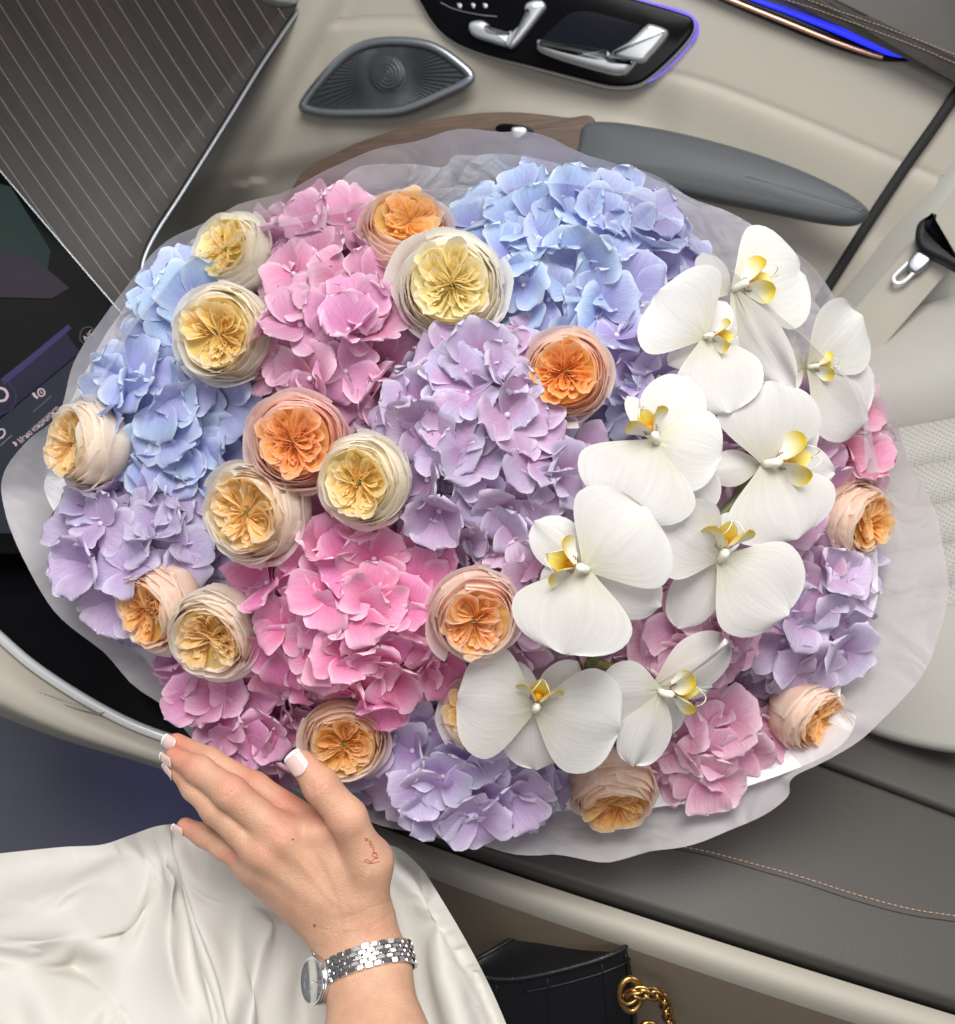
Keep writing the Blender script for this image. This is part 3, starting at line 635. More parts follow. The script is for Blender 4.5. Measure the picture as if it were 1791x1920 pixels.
def hcol(*c): return [lin(x) for x in c]
def pale(c, w, g): c = np.array(c) ** g; return tuple(c * (1 - w) + w)
HYD = [ # label, x, y, rx, ry, colours(base, mid, tip), alt, edge, spacing
 ('dusty pink hydrangea at the top left under the wrap', 600, 425, 120, 85, hcol((196, 96, 146), (222, 140, 182), (234, 176, 206)), (200, 130, 172), (244, 214, 228), 60),
 ('rose pink hydrangea below the apricot rose', 628, 630, 128, 165, hcol((208, 92, 142), (232, 144, 182), (240, 176, 204)), (214, 140, 190), (248, 214, 228), 64),
 ('sky blue hydrangea with lilac tints at the top right', 1075, 505, 205, 165, hcol((140, 140, 216), (150, 184, 236), (182, 210, 244)), (178, 160, 214), (214, 230, 250), 64),
 ('blue hydrangea on the left between cream roses', 320, 705, 165, 215, hcol((146, 152, 226), (156, 194, 242), (188, 218, 248)), (164, 164, 222), (216, 234, 252), 66),
 ('lilac hydrangea in the centre of the bouquet', 912, 835, 182, 200, hcol((186, 116, 178), (176, 156, 206), (198, 188, 224)), (202, 152, 196), (228, 222, 240), 66),
 ('lavender hydrangea at the left edge under the blue one', 275, 1035, 150, 150, hcol((180, 134, 200), (186, 172, 220), (206, 200, 232)), (200, 168, 212), (230, 226, 244), 64),
 ('hot pink hydrangea at the centre bottom', 665, 1130, 185, 175, hcol((220, 58, 128), (242, 124, 178), (248, 170, 206)), (232, 110, 180), (254, 208, 226), 66),
 ('pink hydrangea above the fingers at lower left', 445, 1335, 140, 125, hcol((220, 84, 150), (242, 146, 194), (246, 182, 214)), (226, 140, 204), (252, 214, 232), 62),
 ('pale lilac hydrangea at the bottom beside the thumb', 850, 1445, 180, 125, hcol((190, 140, 214), (194, 182, 232), (214, 208, 240)), (216, 178, 224), (234, 230, 248), 62),
 ('soft pink hydrangea at the lower right', 1355, 1400, 150, 100, hcol((222, 118, 164), (242, 166, 198), (246, 194, 214)), (232, 160, 196), (252, 222, 234), 60),
 ('violet hydrangea at the right edge under the orchids', 1525, 1150, 125, 150, hcol((184, 130, 190), (190, 172, 214), (210, 200, 228)), (208, 170, 206), (232, 224, 242), 62),
 ('small pink hydrangea at the right edge above the peach rose', 1575, 845, 70, 85, hcol((212, 86, 134), (234, 138, 174), (242, 168, 194)), (222, 124, 170), (250, 206, 220), 58),
 ('mauve pink hydrangea in the shade beneath the orchids', 1215, 1145, 160, 120, hcol((196, 100, 146), (220, 150, 184), (230, 176, 202)), (208, 136, 178), (242, 206, 222), 68),
 ('dusty mauve hydrangea between the lilac one and the large orchid', 975, 1085, 105, 150, hcol((176, 106, 156), (196, 148, 190), (212, 174, 206)), (200, 130, 170), (232, 206, 226), 62),
 ('grey lilac hydrangea between the orange rose and the orchids', 1170, 700, 80, 130, hcol((150, 124, 190), (160, 164, 218), (184, 190, 228)), (176, 144, 200), (212, 216, 240), 60),
 ('shaded mauve hydrangea behind the right hand orchids', 1420, 930, 170, 190, hcol((190, 104, 150), (214, 150, 190), (224, 176, 206)), (198, 146, 198), (238, 208, 226), 84),
]
rose_c = [(p2c(r[0], r[1], dome(r[0], r[1])[0]), r[2] / F * dome(r[0], r[1])[0]) for r in ROSES]
hr = np.random.default_rng(5)
OUTL = np.array([(112, 830), (150, 690), (230, 560), (330, 450), (470, 395), (600, 345), (700, 352), (850, 390), (930, 335), (1100, 335), (1280, 400), (1380, 450), (1520, 560), (1640, 650), (1650, 770), (1640, 900), (1640, 1050), (1625, 1150), (1575, 1280), (1530, 1380), (1440, 1465), (1250, 1505), (1070, 1525), (930, 1565), (800, 1545), (690, 1505), (560, 1445), (420, 1440), (330, 1330), (220, 1220), (150, 1060), (112, 900)], float)
OA = np.arctan2(OUTL[:, 1] - BC[1], OUTL[:, 0] - BC[0]); OR_ = np.hypot(OUTL[:, 1] - BC[1], OUTL[:, 0] - BC[0]); o_i = np.argsort(OA); OA = OA[o_i]; OR_ = OR_[o_i]
def inside(c, margin):
    x = c[0] / -c[2] * F + IW / 2 - BC[0]; y = IH / 2 - c[1] / -c[2] * F - BC[1]
    return math.hypot(x, y) < np.interp(math.atan2(y, x), OA, OR_, period=2 * math.pi) - margin
for hi, (lab, hx, hy, rx, ry, cols, alt, edge, sp) in enumerate(HYD):
    d0, n0 = dome(hx, hy)
    if 'behind the right hand' in lab: d0 += .034
    if 'beneath the orchids' in lab: d0 += .014
    if 'grey lilac' in lab or 'dusty mauve' in lab: d0 += .014
    if 'lower right' in lab or 'right edge' in lab: d0 += .008
    cols = [pale(c, w_, g_) for c, w_, g_ in zip(cols, (.08, .17, .22), (.92, .84, .80))]; altc = pale(lin(alt), .05, .85); edgec = pale(lin(edge), .2, .8)
    mt = petal_mat('hydrangea_petal_%d' % hi, cols, alt=altc, edge=edgec, edge_amt=.7, trans=.30, vein=.16)
    bm_ = petal_mat('hydrangea_eye_%d' % hi, [tuple(.55 * np.array(lin((214, 206, 214))) + .45 * np.array(cols[2])), lin((150, 160, 120))], trans=.1, vein=.02)
    rx *= 1.07; ry *= 1.07; mx_, my_ = rx / F * d0, ry / F * d0; mz = .054
    cc = p2c(hx, hy, d0 + mz * .92)
    ax = np.array([n0[0] * .75, n0[1] * .75, 1.0]); ax /= np.linalg.norm(ax)
    root = thing('hydrangea', lab, 'hydrangea', c2w(cc + np.array([0, 0, -.03])), 'hydrangea heads in the bouquet')
    rl = wloc(root)
    bme = make_mesh('floret', bead_v, bead_f, bm_, attrs=bead_att)
    n = int(2.25 * math.pi * rx * ry / sp ** 2 * .98) + 6
    meshes = []
    for k in range(NPV):
        me = HP[k].copy(); me.name = 'petal'; me.materials.append(mt); meshes.append(me)
    placed = 0
    for i in range(n):
        z = 1 - (i + .5) / n * 1.22; a = i * 2.39996 + hi
        if z < -.22: continue
        rr = math.sqrt(max(0, 1 - z * z)); v = np.array([rr * math.cos(a), rr * math.sin(a), z]) + hr.normal(0, .07, 3)
        v /= np.linalg.norm(v)
        lump = 1 + hr.uniform(-.13, .07)
        # lean the head along the dome
        x_, y_ = v[0], v[1]
        pos = cc + np.array([x_ * mx_ * lump, y_ * my_ * lump, v[2] * mz * lump]) - np.array([0, 0, 1]) * (x_ * mx_ * ax[0] / ax[2] + y_ * my_ * ax[1] / ax[2]) * .55
        nn = np.array([v[0] / mx_, v[1] / my_, v[2] / mz]); nn = nn / np.linalg.norm(nn) * .62 + ax * .45
        skip = not inside(pos, 50 if (hx < 700 and hy < 760) else 32 if hy > 1200 else 16)
        for (rc, rad) in rose_c:
            q = pos - rc
            if math.hypot(q[0], q[1]) < rad * .93 and q[2] > -.05: skip = True
        if skip: continue
        nn = nn + hr.normal(0, .27, 3); nn /= np.linalg.norm(nn)
        if nn[2] < -.1: nn[2] = .1
        zw = nn[0] * RIGHT + nn[1] * UP - nn[2] * FWD
        x3, y3, z3 = frame(zw, hr.uniform(0, 6.28))
        L = sp / F * d0 * hr.uniform(.88, 1.22)
        fo = bpy.data.objects.new('floret', bme); coll.objects.link(fo); fo.parent = root
        fo.matrix_local = mat4(x3, y3, z3, c2w(pos) - rl, L)
        ca = float(np.clip(hr.beta(.7, 1.2), 0, 1)); cb = hr.uniform(.88, 1.08)
        if 'sky blue' in lab: ca = float(np.clip(.15 + (pos[0] - cc[0]) / mx_ * .55 + hr.normal(0, .2), 0, 1))
        open_ = hr.uniform(.02, .42) + (hr.uniform(.1, .55) if hr.random() < .20 else 0)
        for q in range(4):
            po = bpy.data.objects.new('petal', meshes[int(hr.integers(NPV))]); coll.objects.link(po); po.parent = fo
            ang = q * math.pi / 2 + hr.normal(0, .12); tl = open_ + hr.normal(0, .10) + (.06 if q % 2 else -.03)
            M = Matrix.Rotation(ang, 4, 'Z') @ Matrix.Translation((0, .03, .03 if q % 2 else .015)) @ Matrix.Rotation(tl, 4, 'X') @ Matrix.Rotation(hr.normal(0, .16), 4, 'Y') @ Matrix.Diagonal((hr.uniform(.92, 1.12), hr.uniform(.9, 1.08), hr.uniform(.65, 1.1), 1))
            po.matrix_local = M; po.color = (ca, cb * hr.uniform(.97, 1.03), 1, 1)
    # crowded petals deeper in the head, too many to count
    VV, FF, A1, A2, A3, o_ = [], [], [], [], [], 0
    for i in range(int(n * 1.0)):
        z = 1 - (i + .5) / n * 1.3; a = i * 2.39996 + 1; rr = math.sqrt(max(0, 1 - z * z)); v = np.array([rr * math.cos(a), rr * math.sin(a), z])
        pos = cc + np.array([v[0] * mx_, v[1] * my_, v[2] * mz]) * .80 - np.array([0, 0, .006]) - np.array([0, 0, 1]) * (v[0] * mx_ * ax[0] + v[1] * my_ * ax[1]) * .5
        nn = v + ax * .3 + hr.normal(0, .55, 3); nn /= np.linalg.norm(nn); zw = nn[0] * RIGHT + nn[1] * UP - nn[2] * FWD
        if not inside(pos, 40): continue
        x3, y3, z3 = frame(zw, hr.uniform(0, 6.28)); me = HP[i % NPV]
        co = np.empty(len(me.vertices) * 3); me.vertices.foreach_get('co', co); co = co.reshape(-1, 3) * (sp / F * d0 * 1.05)
        w = c2w(pos) - rl + co[:, :1] * x3 + (co[:, 1:2] - .01) * y3 + co[:, 2:] * z3
        VV.append(w); FF += [tuple(q + o_ for q in pl.vertices) for pl in me.polygons]; o_ += len(w)
        for lst, k in ((A1, 'along'), (A2, 'edge'), (A3, 'across')):
            b = np.empty(len(me.vertices), np.float32); me.attributes[k].data.foreach_get('value', b); lst.append(b)
    io = link('inner_petals', make_mesh('inner_petals', np.concatenate(VV), FF, mt, attrs={'along': np.concatenate(A1), 'edge': np.concatenate(A2), 'across': np.concatenate(A3)}), root)
    io['kind'] = 'stuff'; io.color = (.45, .93, 1, 1)

# ------------------------------------------------------------------ garden roses
def rose_proto(seed):
    r = np.random.default_rng(seed); out = []
    rings = [(1.0, 1.02, .32, 5, 1.32, .0), (.985, .945, .46, 5, 1.42, .06), (.945, .87, .585, 5, 1.5, .12), (.89, .795, .675, 5, 1.5, .20), (.83, .725, .735, 5, 1.5, .30), (.77, .665, .775, 5, 1.45, .40)]
    for i, (Rb, Rr, hrim, n, ov, tint) in enumerate(rings):
        a0 = r.uniform(0, 6.28)
        for k in range(n):
            ns, ntt = 9, 12
            v = np.linspace(0, 1, ns)[:, None]; u = np.linspace(-1, 1, ntt)[None, :]
            span = math.pi / n * ov * r.uniform(.9, 1.12)
            hh = hrim + r.normal(0, .065); tiltu = r.normal(0, .07); Rj = Rr * (1 + r.normal(0, .025)); sk = r.normal(0, .08); vm = 1 - .10 * np.abs(u) ** 3.0
            vv = v * vm
            rb = np.sin(math.pi / 2 * np.clip(vv / .62, 0, 1) ** .85) * Rb
            rad = rb + (Rj * (1 + sk * u) - Rb) * smooth(.58, 1.0, vv)
            rad = rad * (1 + .045 * u) + .016 * np.sin(u * r.uniform(4, 9) + r.uniform(0, 6)) * smooth(.55, 1, vv)
            curl = r.uniform(.02, .075) if i > 0 else r.uniform(.04, .12)
            rad = rad + curl * smooth(.86, 1.0, v) + np.zeros_like(u)
            h = -.95 + (hh + .95) * vv ** .92 + tiltu * u * smooth(.5, 1, v) - curl * .5 * smooth(.9, 1, v) + .018 * np.sin(u * r.uniform(5, 11) + r.uniform(0, 6)) * smooth(.6, 1, v)
            th = a0 + k * 2 * math.pi / n + r.normal(0, .06) + span * u
            V = np.stack([rad * np.cos(th), rad * np.sin(th), h], -1)
            edge = np.maximum(smooth(.90, 1, v) * np.ones_like(u), np.abs(u) ** 8 * np.ones_like(v) * smooth(.4, .8, v))
            out.append(('outer_petal', V.reshape(-1, 3), quads(ns, ntt), (tint + .10 * (1 - v) * (i > 1) + 0 * u).ravel(), edge.ravel(), (u + 0 * v).ravel()))
    m = int(r.integers(4, 6)); th0 = r.uniform(0, 6.28)
    cx, cy = r.normal(0, .05, 2)
    for j in range(2 * m):
        lowr = j % 2; tj = th0 + math.pi * j / m + r.normal(0, .10); K = 4 if lowr else 7; Rj = r.uniform(.90, 1.08) * (1.02 if lowr else 1); wj = r.uniform(.65, 1.3) * (.85 if lowr else 1.0)
        for k in range(K):
            f = (k + .7) / K
            ns, ntt = 5, 29
            w = np.linspace(0, 1, ns)[:, None]; u = np.linspace(-1, 1, ntt)[None, :]
            Rk = (.22 + .47 * f ** .9) * Rj * r.uniform(.93, 1.06); dk = (math.pi / m) * (.08 + 1.10 * f) * wj * r.uniform(.85, 1.12)
            skew = r.normal(0, .42)
            g = np.sign(u) * np.abs(u) ** .75
            rho = .04 + (Rk - .04) * (1 - np.abs(u + skew * .2 * (1 - u * u)) ** 2.8)
            rho = rho * (.78 + .26 * w) + .026 * np.sin(u * r.uniform(5, 12) + r.uniform(0, 6)) * w + .014 * np.sin(u * r.uniform(18, 26) + r.uniform(0, 6)) * w
            th = tj + dk * g * (.78 + .26 * w) + skew * .35 * (rho / .6) + .03 * np.sin(u * 13 + k)
            zt = .58 - .04 * lowr + .20 * (np.clip(rho, 0, .66) / .62) ** 1.4 + .05 * r.normal() * .6 - .05 * (1 - f) + .035 * np.sin(u * r.uniform(4, 9) + r.uniform(0, 6))
            z = zt - (.11 + .03 * f) * (1 - w) ** 1.1
            jx, jy = cx + r.normal(0, .045) + .07 * math.cos(tj + j), cy + r.normal(0, .045) + .07 * math.sin(tj + j)
            V = np.stack([jx + rho * np.cos(th), jy + rho * np.sin(th), z * np.ones_like(rho)], -1)
            edge = smooth(.80, 1, w) * np.ones_like(u) * .40
            out.append(('inner_petal', V.reshape(-1, 3), quads(ns, ntt), np.clip(.96 - .34 * w - .22 * (rho / .65) + .06, 0, 1).ravel(), edge.ravel(), (u + 0 * w).ravel()))
    # cushion of packed petal bases closing the bowl
    nr, na = 8, 40; rr_ = np.linspace(.0, .72, nr)[:, None]; aa = np.linspace(0, 2 * math.pi, na, endpoint=False)[None, :]
    zz = .48 + .12 * (rr_ / .7) ** 2 + .03 * np.sin(aa * 11 + rr_ * 9) * (rr_ > .1)
    V = np.stack([rr_ * np.cos(aa), rr_ * np.sin(aa), zz], -1)
    out.append(('petal_cushion', V.reshape(-1, 3), quads(nr, na, True), (.92 - .3 * rr_ + 0 * aa).ravel(), np.zeros(nr * na), (aa + 0 * rr_).ravel()))
    # the dark green eye and the hip with its sepals
    bv, bf = ball_vf(.07, 10, 6, z0=.50); bv[:, 0] += cx; bv[:, 1] += cy
    out.append(('heart', bv, bf, np.ones(len(bv)), np.zeros(len(bv)), np.zeros(len(bv))))
    bv, bf = join_vf([ball_vf(.22, 10, 6, 1.2, -1.02), tube_vf([(0, 0, -1.1), (.02, 0, -1.9), (0, 0, -2.6)], [.09, .07, .07], 8)])
    out.append(('stem', bv, bf, np.ones(len(bv)), np.zeros(len(bv)), np.zeros(len(bv))))
    return [(nm, make_mesh(nm, v, f, None, attrs={'along': a, 'edge': e, 'across': c})) for nm, v, f, a, e, c in out]
PROTO = [rose_proto(s) for s in (21, 22, 24, 27)]
for pr in PROTO:
    for nm, me in pr: me.materials.append(None)
RC = { # outer .. heart, edge
 'apricot': (hcol((253, 206, 188), (254, 206, 178), (255, 212, 150), (255, 208, 112), (255, 190, 76)), (255, 238, 226)),
 'cream': (hcol((255, 248, 232), (255, 246, 226), (255, 242, 202), (255, 240, 170), (254, 230, 136)), (255, 253, 242)),
 'lemon': (hcol((255, 249, 232), (255, 246, 224), (255, 240, 194), (255, 232, 146), (255, 216, 100)), (255, 253, 242)),
 'butter': (hcol((255, 247, 228), (255, 242, 212), (255, 236, 182), (255, 226, 132), (255, 210, 86)), (255, 252, 240)),
 'orange': (hcol((250, 208, 188), (254, 204, 172), (255, 198, 120), (255, 186, 78), (255, 166, 44)), (255, 232, 216)),
 'coral': (hcol((252, 194, 178), (254, 196, 174), (255, 200, 144), (255, 194, 104), (255, 172, 70)), (255, 228, 216)),
 'peach': (hcol((255, 240, 222), (255, 232, 208), (255, 228, 182), (255, 222, 138), (255, 206, 94)), (255, 250, 238)),
 'peachy': (hcol((255, 220, 194), (255, 214, 182), (255, 212, 150), (255, 204, 106), (255, 186, 66)), (255, 244, 228)),
 'blush': (hcol((255, 222, 204), (255, 212, 192), (255, 208, 164), (255, 198, 112), (255, 180, 70)), (255, 244, 230)),
}
RM = {k: petal_mat('rose_petal_' + k, [pale(q, w_, g_) for q, w_, g_ in zip(c, (.30, .20, .08, .03, .0), (.8, .8, .9, .95, 1.0))], edge=pale(lin(e), .5, 1), edge_amt=.85, trans=.56, vein=.04, veinscale=14, bump=.15) for k, (c, e) in RC.items()}
heartm = pbr('rose_heart_green', lin((96, 92, 40)), .6, var=.3, vscale=400); stemm = pbr('flower_stem_green', lin((96, 120, 66)), .5, var=.2, vscale=60)
for i, (x, y, rad, fx, fy, kind, pi_, roll, lift) in enumerate(ROSES):
    d0, n0 = dome(x, y)
    z = cdir(fx, fy, 1.0); x3, y3, z3 = frame(z, roll)
    sc = rad / F * d0
    cpos = P(x, y, d0 + .000 - lift) - z * sc * .15
    root = thing('rose', ROSE_LABEL[i], 'rose', cpos, 'garden roses in the bouquet')
    M = mat4(x3, y3, z3, (0, 0, 0), sc)
    for nm, me in PROTO[pi_]:
        o = bpy.data.objects.new(nm, me); coll.objects.link(o); o.parent = root; o.matrix_local = M
        o.material_slots[0].link = 'OBJECT'
        o.material_slots[0].material = heartm if nm == 'heart' else stemm if nm == 'stem' else RM[kind]
        o.color = (0, random.uniform(.96, 1.04), 1, 1)

# ------------------------------------------------------------------ white moth orchids
def orchid_petal(L, W, seed, claw=.10, cup=0.0, arch=0.0, ripple=.02, peak=.58, blunt=.5):
    r = np.random.default_rng(seed); ns, ntt = 17, 17
    s = np.linspace(0, 1, ns)[:, None]; t = np.linspace(-1, 1, ntt)[None, :]
    yy = np.where(s < peak, s, peak + (1 - peak) * np.sin((s - peak) / (1 - peak) * math.pi / 2))
    w = np.where(yy < peak, claw + (1 - claw) * np.sin(math.pi / 2 * np.clip(yy / peak, 0, 1)) ** 1.15, np.sqrt(np.clip(1 - (.985 * (yy - peak) / (1 - peak)) ** 2, 0.0004, 1)) ** (2 * blunt))
    X = W / 2 * w * t * (1 + .02 * np.sin(6 * s + r.uniform(0, 6)))
    Y = L * yy - .022 * L * t ** 2 * smooth(.7, 1, s) + 0 * t
    Y = Y + L * .02 * np.sin(t * 4 + r.uniform(0, 6)) * smooth(.6, .85, s) * np.clip(w, 0, 1)
    xn = X / (W / 2)
    Z = -cup * xn ** 2 * W / 2 + arch * L * (np.sin(yy * math.pi * .9)) - .04 * L * yy ** 3 + ripple * L * np.sin(t * r.uniform(3, 5) + s * 3 + r.uniform(0, 6)) * smooth(.35, 1, s)
    Z = Z + .012 * L * np.exp(-(t / .18) ** 2) * smooth(0, .3, s) * smooth(1, .5, s) - .02 * L * np.exp(-(t / .05) ** 2) * smooth(.5, 0, s)
    V = np.stack([X, Y + 0 * X, Z + 0 * X], -1)
    return V.reshape(-1, 3), quads(ns, ntt), (s + 0 * t).ravel(), np.maximum(np.abs(t) ** 10 + 0 * s, smooth(.93, 1, s) + 0 * t).ravel(), (t + 0 * s).ravel()
omat = petal_mat('orchid_white', [lin((214, 211, 186)), lin((231, 228, 220)), lin((235, 233, 228)), lin((236, 234, 230))], trans=.34, rough=.5, spec=.2, vein=.045, veinscale=13, edge=lin((238, 238, 236)), edge_amt=.3, bump=.32)
lipw = petal_mat('orchid_lip', [lin((240, 238, 222)), lin((242, 242, 234)), lin((240, 234, 190)), lin((236, 206, 50)), lin((230, 186, 20))], trans=.18, rough=.35, spec=.4, vein=.03, bump=.1)
lipy = petal_mat('orchid_lip_yellow', [lin((196, 116, 20)), lin((226, 176, 30)), lin((238, 222, 120)), lin((244, 242, 226))], trans=.15, rough=.35, spec=.4, vein=.05, bump=.1)
colm = pbr('orchid_column', lin((240, 238, 220)), .4, var=.02)
calm = pbr('orchid_callus', lin((226, 158, 20)), .45, var=.25, vscale=900, bump=.5, bscale=1500)
purm = pbr('orchid_stripe', lin((130, 62, 60)), .5)
ORCH = [ # label, cx, cy, depth shift, facing, petals [(kind, angle, len, width, tilt, twist, cup)], lip (angle, size, tilt)
 ('topmost white orchid half under the wrap', 1372, 545, -.006, (.25, .15), [('petal', 22, 168, 200, -4, 0, .08), ('petal', -50, 185, 160, -12, 0, .1), ('petal', -70, 225, 95, 14, 70, .05), ('sepal', 172, 100, 42, -12, 10, .2), ('sepal', 118, 95, 60, -10, 0, .2)], (18, 64, 30)),
 ('white orchid with a petal arched over its lip, below the topmost', 1322, 634, -.018, (-.1, .05), [('petal', 138, 122, 190, 12, 0, -.15), ('petal', -74, 148, 160, 2, 0, .12), ('sepal', 214, 80, 46, -4, 0, .25), ('sepal', 60, 90, 60, -10, 0, .1)], (-4, 46, 24)),
 ('white orchid furthest right with one petal rolled upright', 1512, 690, .004, (.35, .05), [('petal', -32, 165, 172, -2, 0, .12), ('petal', 46, 140, 150, 14, 12, -.1), ('sepal', 10, 115, 90, -10, 0, .2), ('sepal', 128, 90, 80, -6, 20, .1), ('sepal', 215, 85, 46, 4, 30, .1)], (2, 40, 30)),
 ('white orchid beside the orange rose, yellow lip upward', 1230, 828, -.022, (-.08, .0), [('petal', -116, 150, 222, 6, 0, .10), ('petal', -14, 122, 150, 2, 0, .1), ('sepal', -48, 172, 108, -9, 0, .12), ('sepal', 62, 145, 120, -9, 0, .08), ('sepal', 118, 105, 52, -10, 35, .1)], (118, 62, 35)),
 ('white orchid on the right with two pointed sepals', 1432, 870, -.020, (.12, -.02), [('petal', 86, 152, 190, 6, 0, .10), ('petal', -70, 150, 208, 6, 0, .10), ('sepal', 188, 100, 66, -6, 0, .2), ('sepal', 30, 148, 72, -8, 0, .1), ('sepal', -5, 164, 92, -8, 0, .1)], (10, 74, 28)),
 ('large front facing white orchid at centre right', 1098, 1066, -.030, (-.04, -.04), [('petal', 42, 158, 218, 5, 0, .08), ('petal', -106, 162, 214, 6, 0, .08), ('sepal', -27, 168, 112, -9, 0, .12), ('sepal', 138, 130, 92, -9, 0, .12), ('sepal', 196, 90, 50, -14, 0, .1)], (160, 72, 30)),
 ('white orchid with upward lip under the two sepalled one', 1347, 1046, -.020, (.08, -.08), [('petal', -38, 165, 190, 6, 0, .10), ('petal', 150, 150, 150, 14, 0, -.2), ('sepal', -115, 155, 98, -8, 0, .12), ('sepal', 60, 95, 60, -14, 0, .1)], (84, 72, 38)),
 ('broad white orchid at the bottom over a hidden rose', 1003, 1326, -.020, (-.02, -.14), [('petal', 172, 146, 205, 5, 0, .10), ('petal', -14, 160, 200, 5, 0, .10), ('sepal', -89, 138, 118, -7, 0, .10), ('sepal', 42, 115, 62, -12, 0, .1), ('sepal', 120, 90, 50, -14, 0, .1)], (80, 64, 34)),
 ('star shaped white orchid seen half from the side at lower right', 1236, 1292, -.014, (.18, -.22), [('petal', 176, 124, 118, 4, 0, .1), ('petal', 44, 156, 70, 16, 55, .05), ('sepal', 24, 172, 112, -6, 0, .1), ('petal', -110, 152, 100, 4, 0, .12), ('sepal', -72, 122, 84, -8, 0, .1), ('sepal', -8, 120, 52, -6, 0, .1)], (4, 62, 26)),
]
for oi_, (lab, cx, cy, dz, fc, pets, lip) in enumerate(ORCH):
    d0, n0 = dome(cx, cy); d0 += dz - (.010 if oi_ not in (0, 2) else .030) - (.012 if oi_ == 8 else .010 if oi_ == 1 else 0)
    root = thing('orchid', lab, 'orchid', P(cx, cy, d0), 'white orchids in the bouquet')
    z = cdir(fc[0], fc[1], 1.0); X0, Y0, Z0 = frame(z)
    k = d0 / F
    def put(name, V, Fc, along, edge, across, M, mat, col=(0, 1, 1, 1)):
        o = link(name, make_mesh(name, V, Fc, mat, attrs={'along': along, 'edge': edge, 'across': across}), root); o.matrix_local = M; o.color = col
        return o
    B = mat4(X0, Y0, Z0, (0, 0, 0))
    for pi_, (kd, an, ln, wd, tilt, twist, cup) in enumerate(pets):
        V, Fc, al, edg, ac = orchid_petal(ln * k * 1.01, wd * k * (1.06 if kd == 'petal' and twist == 0 else 1.06), 300 + oi_ * 10 + pi_, claw=.10 if kd == 'petal' else .2, cup=cup, arch=.05 if kd == 'petal' else .03, ripple=.034 if kd == 'petal' else .018, peak=.56 if kd == 'petal' else .52, blunt=.46 if kd == 'petal' else .55)
        M = B @ Matrix.Translation((0, 0, .003 if kd == 'petal' else -.005)) @ Matrix.Rotation(math.radians(an - 90), 4, 'Z') @ Matrix.Rotation(math.radians(tilt), 4, 'X') @ Matrix.Rotation(math.radians(twist), 4, 'Y')
        put(kd, V, Fc, al, edg, ac, M, omat, (0, random.uniform(.97, 1.02), 1, 1))
    la, ls, lt = lip; ls = ls * k * 1.04
    LB = B @ Matrix.Translation((0, 0, .004)) @ Matrix.Rotation(math.radians(la - 90), 4, 'Z')
    # column: hooded white finger over the lip's root
    v, f = tube_vf([(0, -.04 * ls, -.05 * ls), (0, .02 * ls, .12 * ls), (0, .10 * ls, .24 * ls), (0, .20 * ls, .30 * ls), (0, .27 * ls, .28 * ls)], np.array([.10, .105, .11, .125, .07]) * ls, 12)
    put('column', v, f, np.ones(len(v)), np.zeros(len(v)), np.zeros(len(v)), LB, colm)
    # side lobes: two cupped ears, yellow at the root and white outside
    for sg in (-1, 1):
        V, Fc, al, edg, ac = orchid_petal(.84 * ls, .72 * ls, 500 + oi_, claw=.35, cup=-.55, arch=-.12, ripple=.01, peak=.6, blunt=.5)
        M = LB @ Matrix.Translation((sg * .16 * ls, .30 * ls, .02 * ls)) @ Matrix.Rotation(sg * -.55, 4, 'Z') @ Matrix.Rotation(math.radians(48), 4, 'X') @ Matrix.Rotation(sg * .95, 4, 'Y')
        put('side_lobe', V, Fc, np.clip(al * .96, 0, 1), edg, ac, M, lipw)
    # middle lobe with two tendrils
    V, Fc, al, edg, ac = orchid_petal(.85 * ls, .56 * ls, 540 + oi_, claw=.5, cup=-.35, arch=-.05, ripple=.0, peak=.45, blunt=.8)
    M = LB @ Matrix.Translation((0, .30 * ls, -.06 * ls)) @ Matrix.Rotation(math.radians(lt), 4, 'X')
    put('lip', V, Fc, np.clip(al * .95, 0, 1), edg, ac, M, lipy)
    for sg in (-1, 1):
        a = np.array([[0, .82, 0], [sg * .05, .96, .10], [sg * .12, 1.02, .30], [sg * .22, .92, .44], [sg * .30, .76, .42]]) * ls
        v, f = tube_vf(cr(a, 16), np.linspace(.020, .008, 16) * ls, 6)
        put('tendril', v, f, np.ones(len(v)), np.zeros(len(v)), np.zeros(len(v)), M, colm)
    v, f = ball_vf(.13 * ls, 10, 7); v += np.array([0, .40, .10]) * ls
    put('callus', v, f, np.ones(len(v)), np.zeros(len(v)), np.zeros(len(v)), LB, calm)
    L_ = []
    for q in range(6):
        sx = -1 if q % 2 else 1; b0 = .16 + .05 * (q // 2)
        L_.append(tube_vf(np.array([[sx * .08, b0 + .1, .05], [sx * .15, b0 + .12, .07], [sx * .22, b0 + .16, .12]]) * ls, .011 * ls, 5))
    v, f = join_vf(L_); so = put('lip_stripes', v, f, np.ones(len(v)), np.zeros(len(v)), np.zeros(len(v)), LB, purm); so['kind'] = 'stuff'
# the orchids' green stalk between them
st = thing('orchid_stalk', 'olive green orchid stalk glimpsed between the white flowers', 'stem', P(1180, 1160, .68))
v, f = tube_vf(cr(np.array([P(1080, 1270, .70), P(1112, 1238, .675), P(1125, 1200, .672), P(1170, 1120, .676), P(1255, 1045, .680), P(1330, 990, .69), P(1400, 900, .70), P(1400, 760, .71)]), 40), .0042, 8)
part('stalk', st, v, f, pbr('orchid_stalk_green', lin((92, 98, 58)), .5, var=.2, vscale=80))
v, f = tube_vf(cr(np.array([P(1100, 1240, .675), P(1130, 1246, .680), P(1165, 1258, .682), P(1205, 1280, .684)]), 16), .0036, 8)
part('flower_stalk', st, v, f, pbr('orchid_stalk_olive', lin((120, 112, 64)), .5, var=.2, vscale=80))

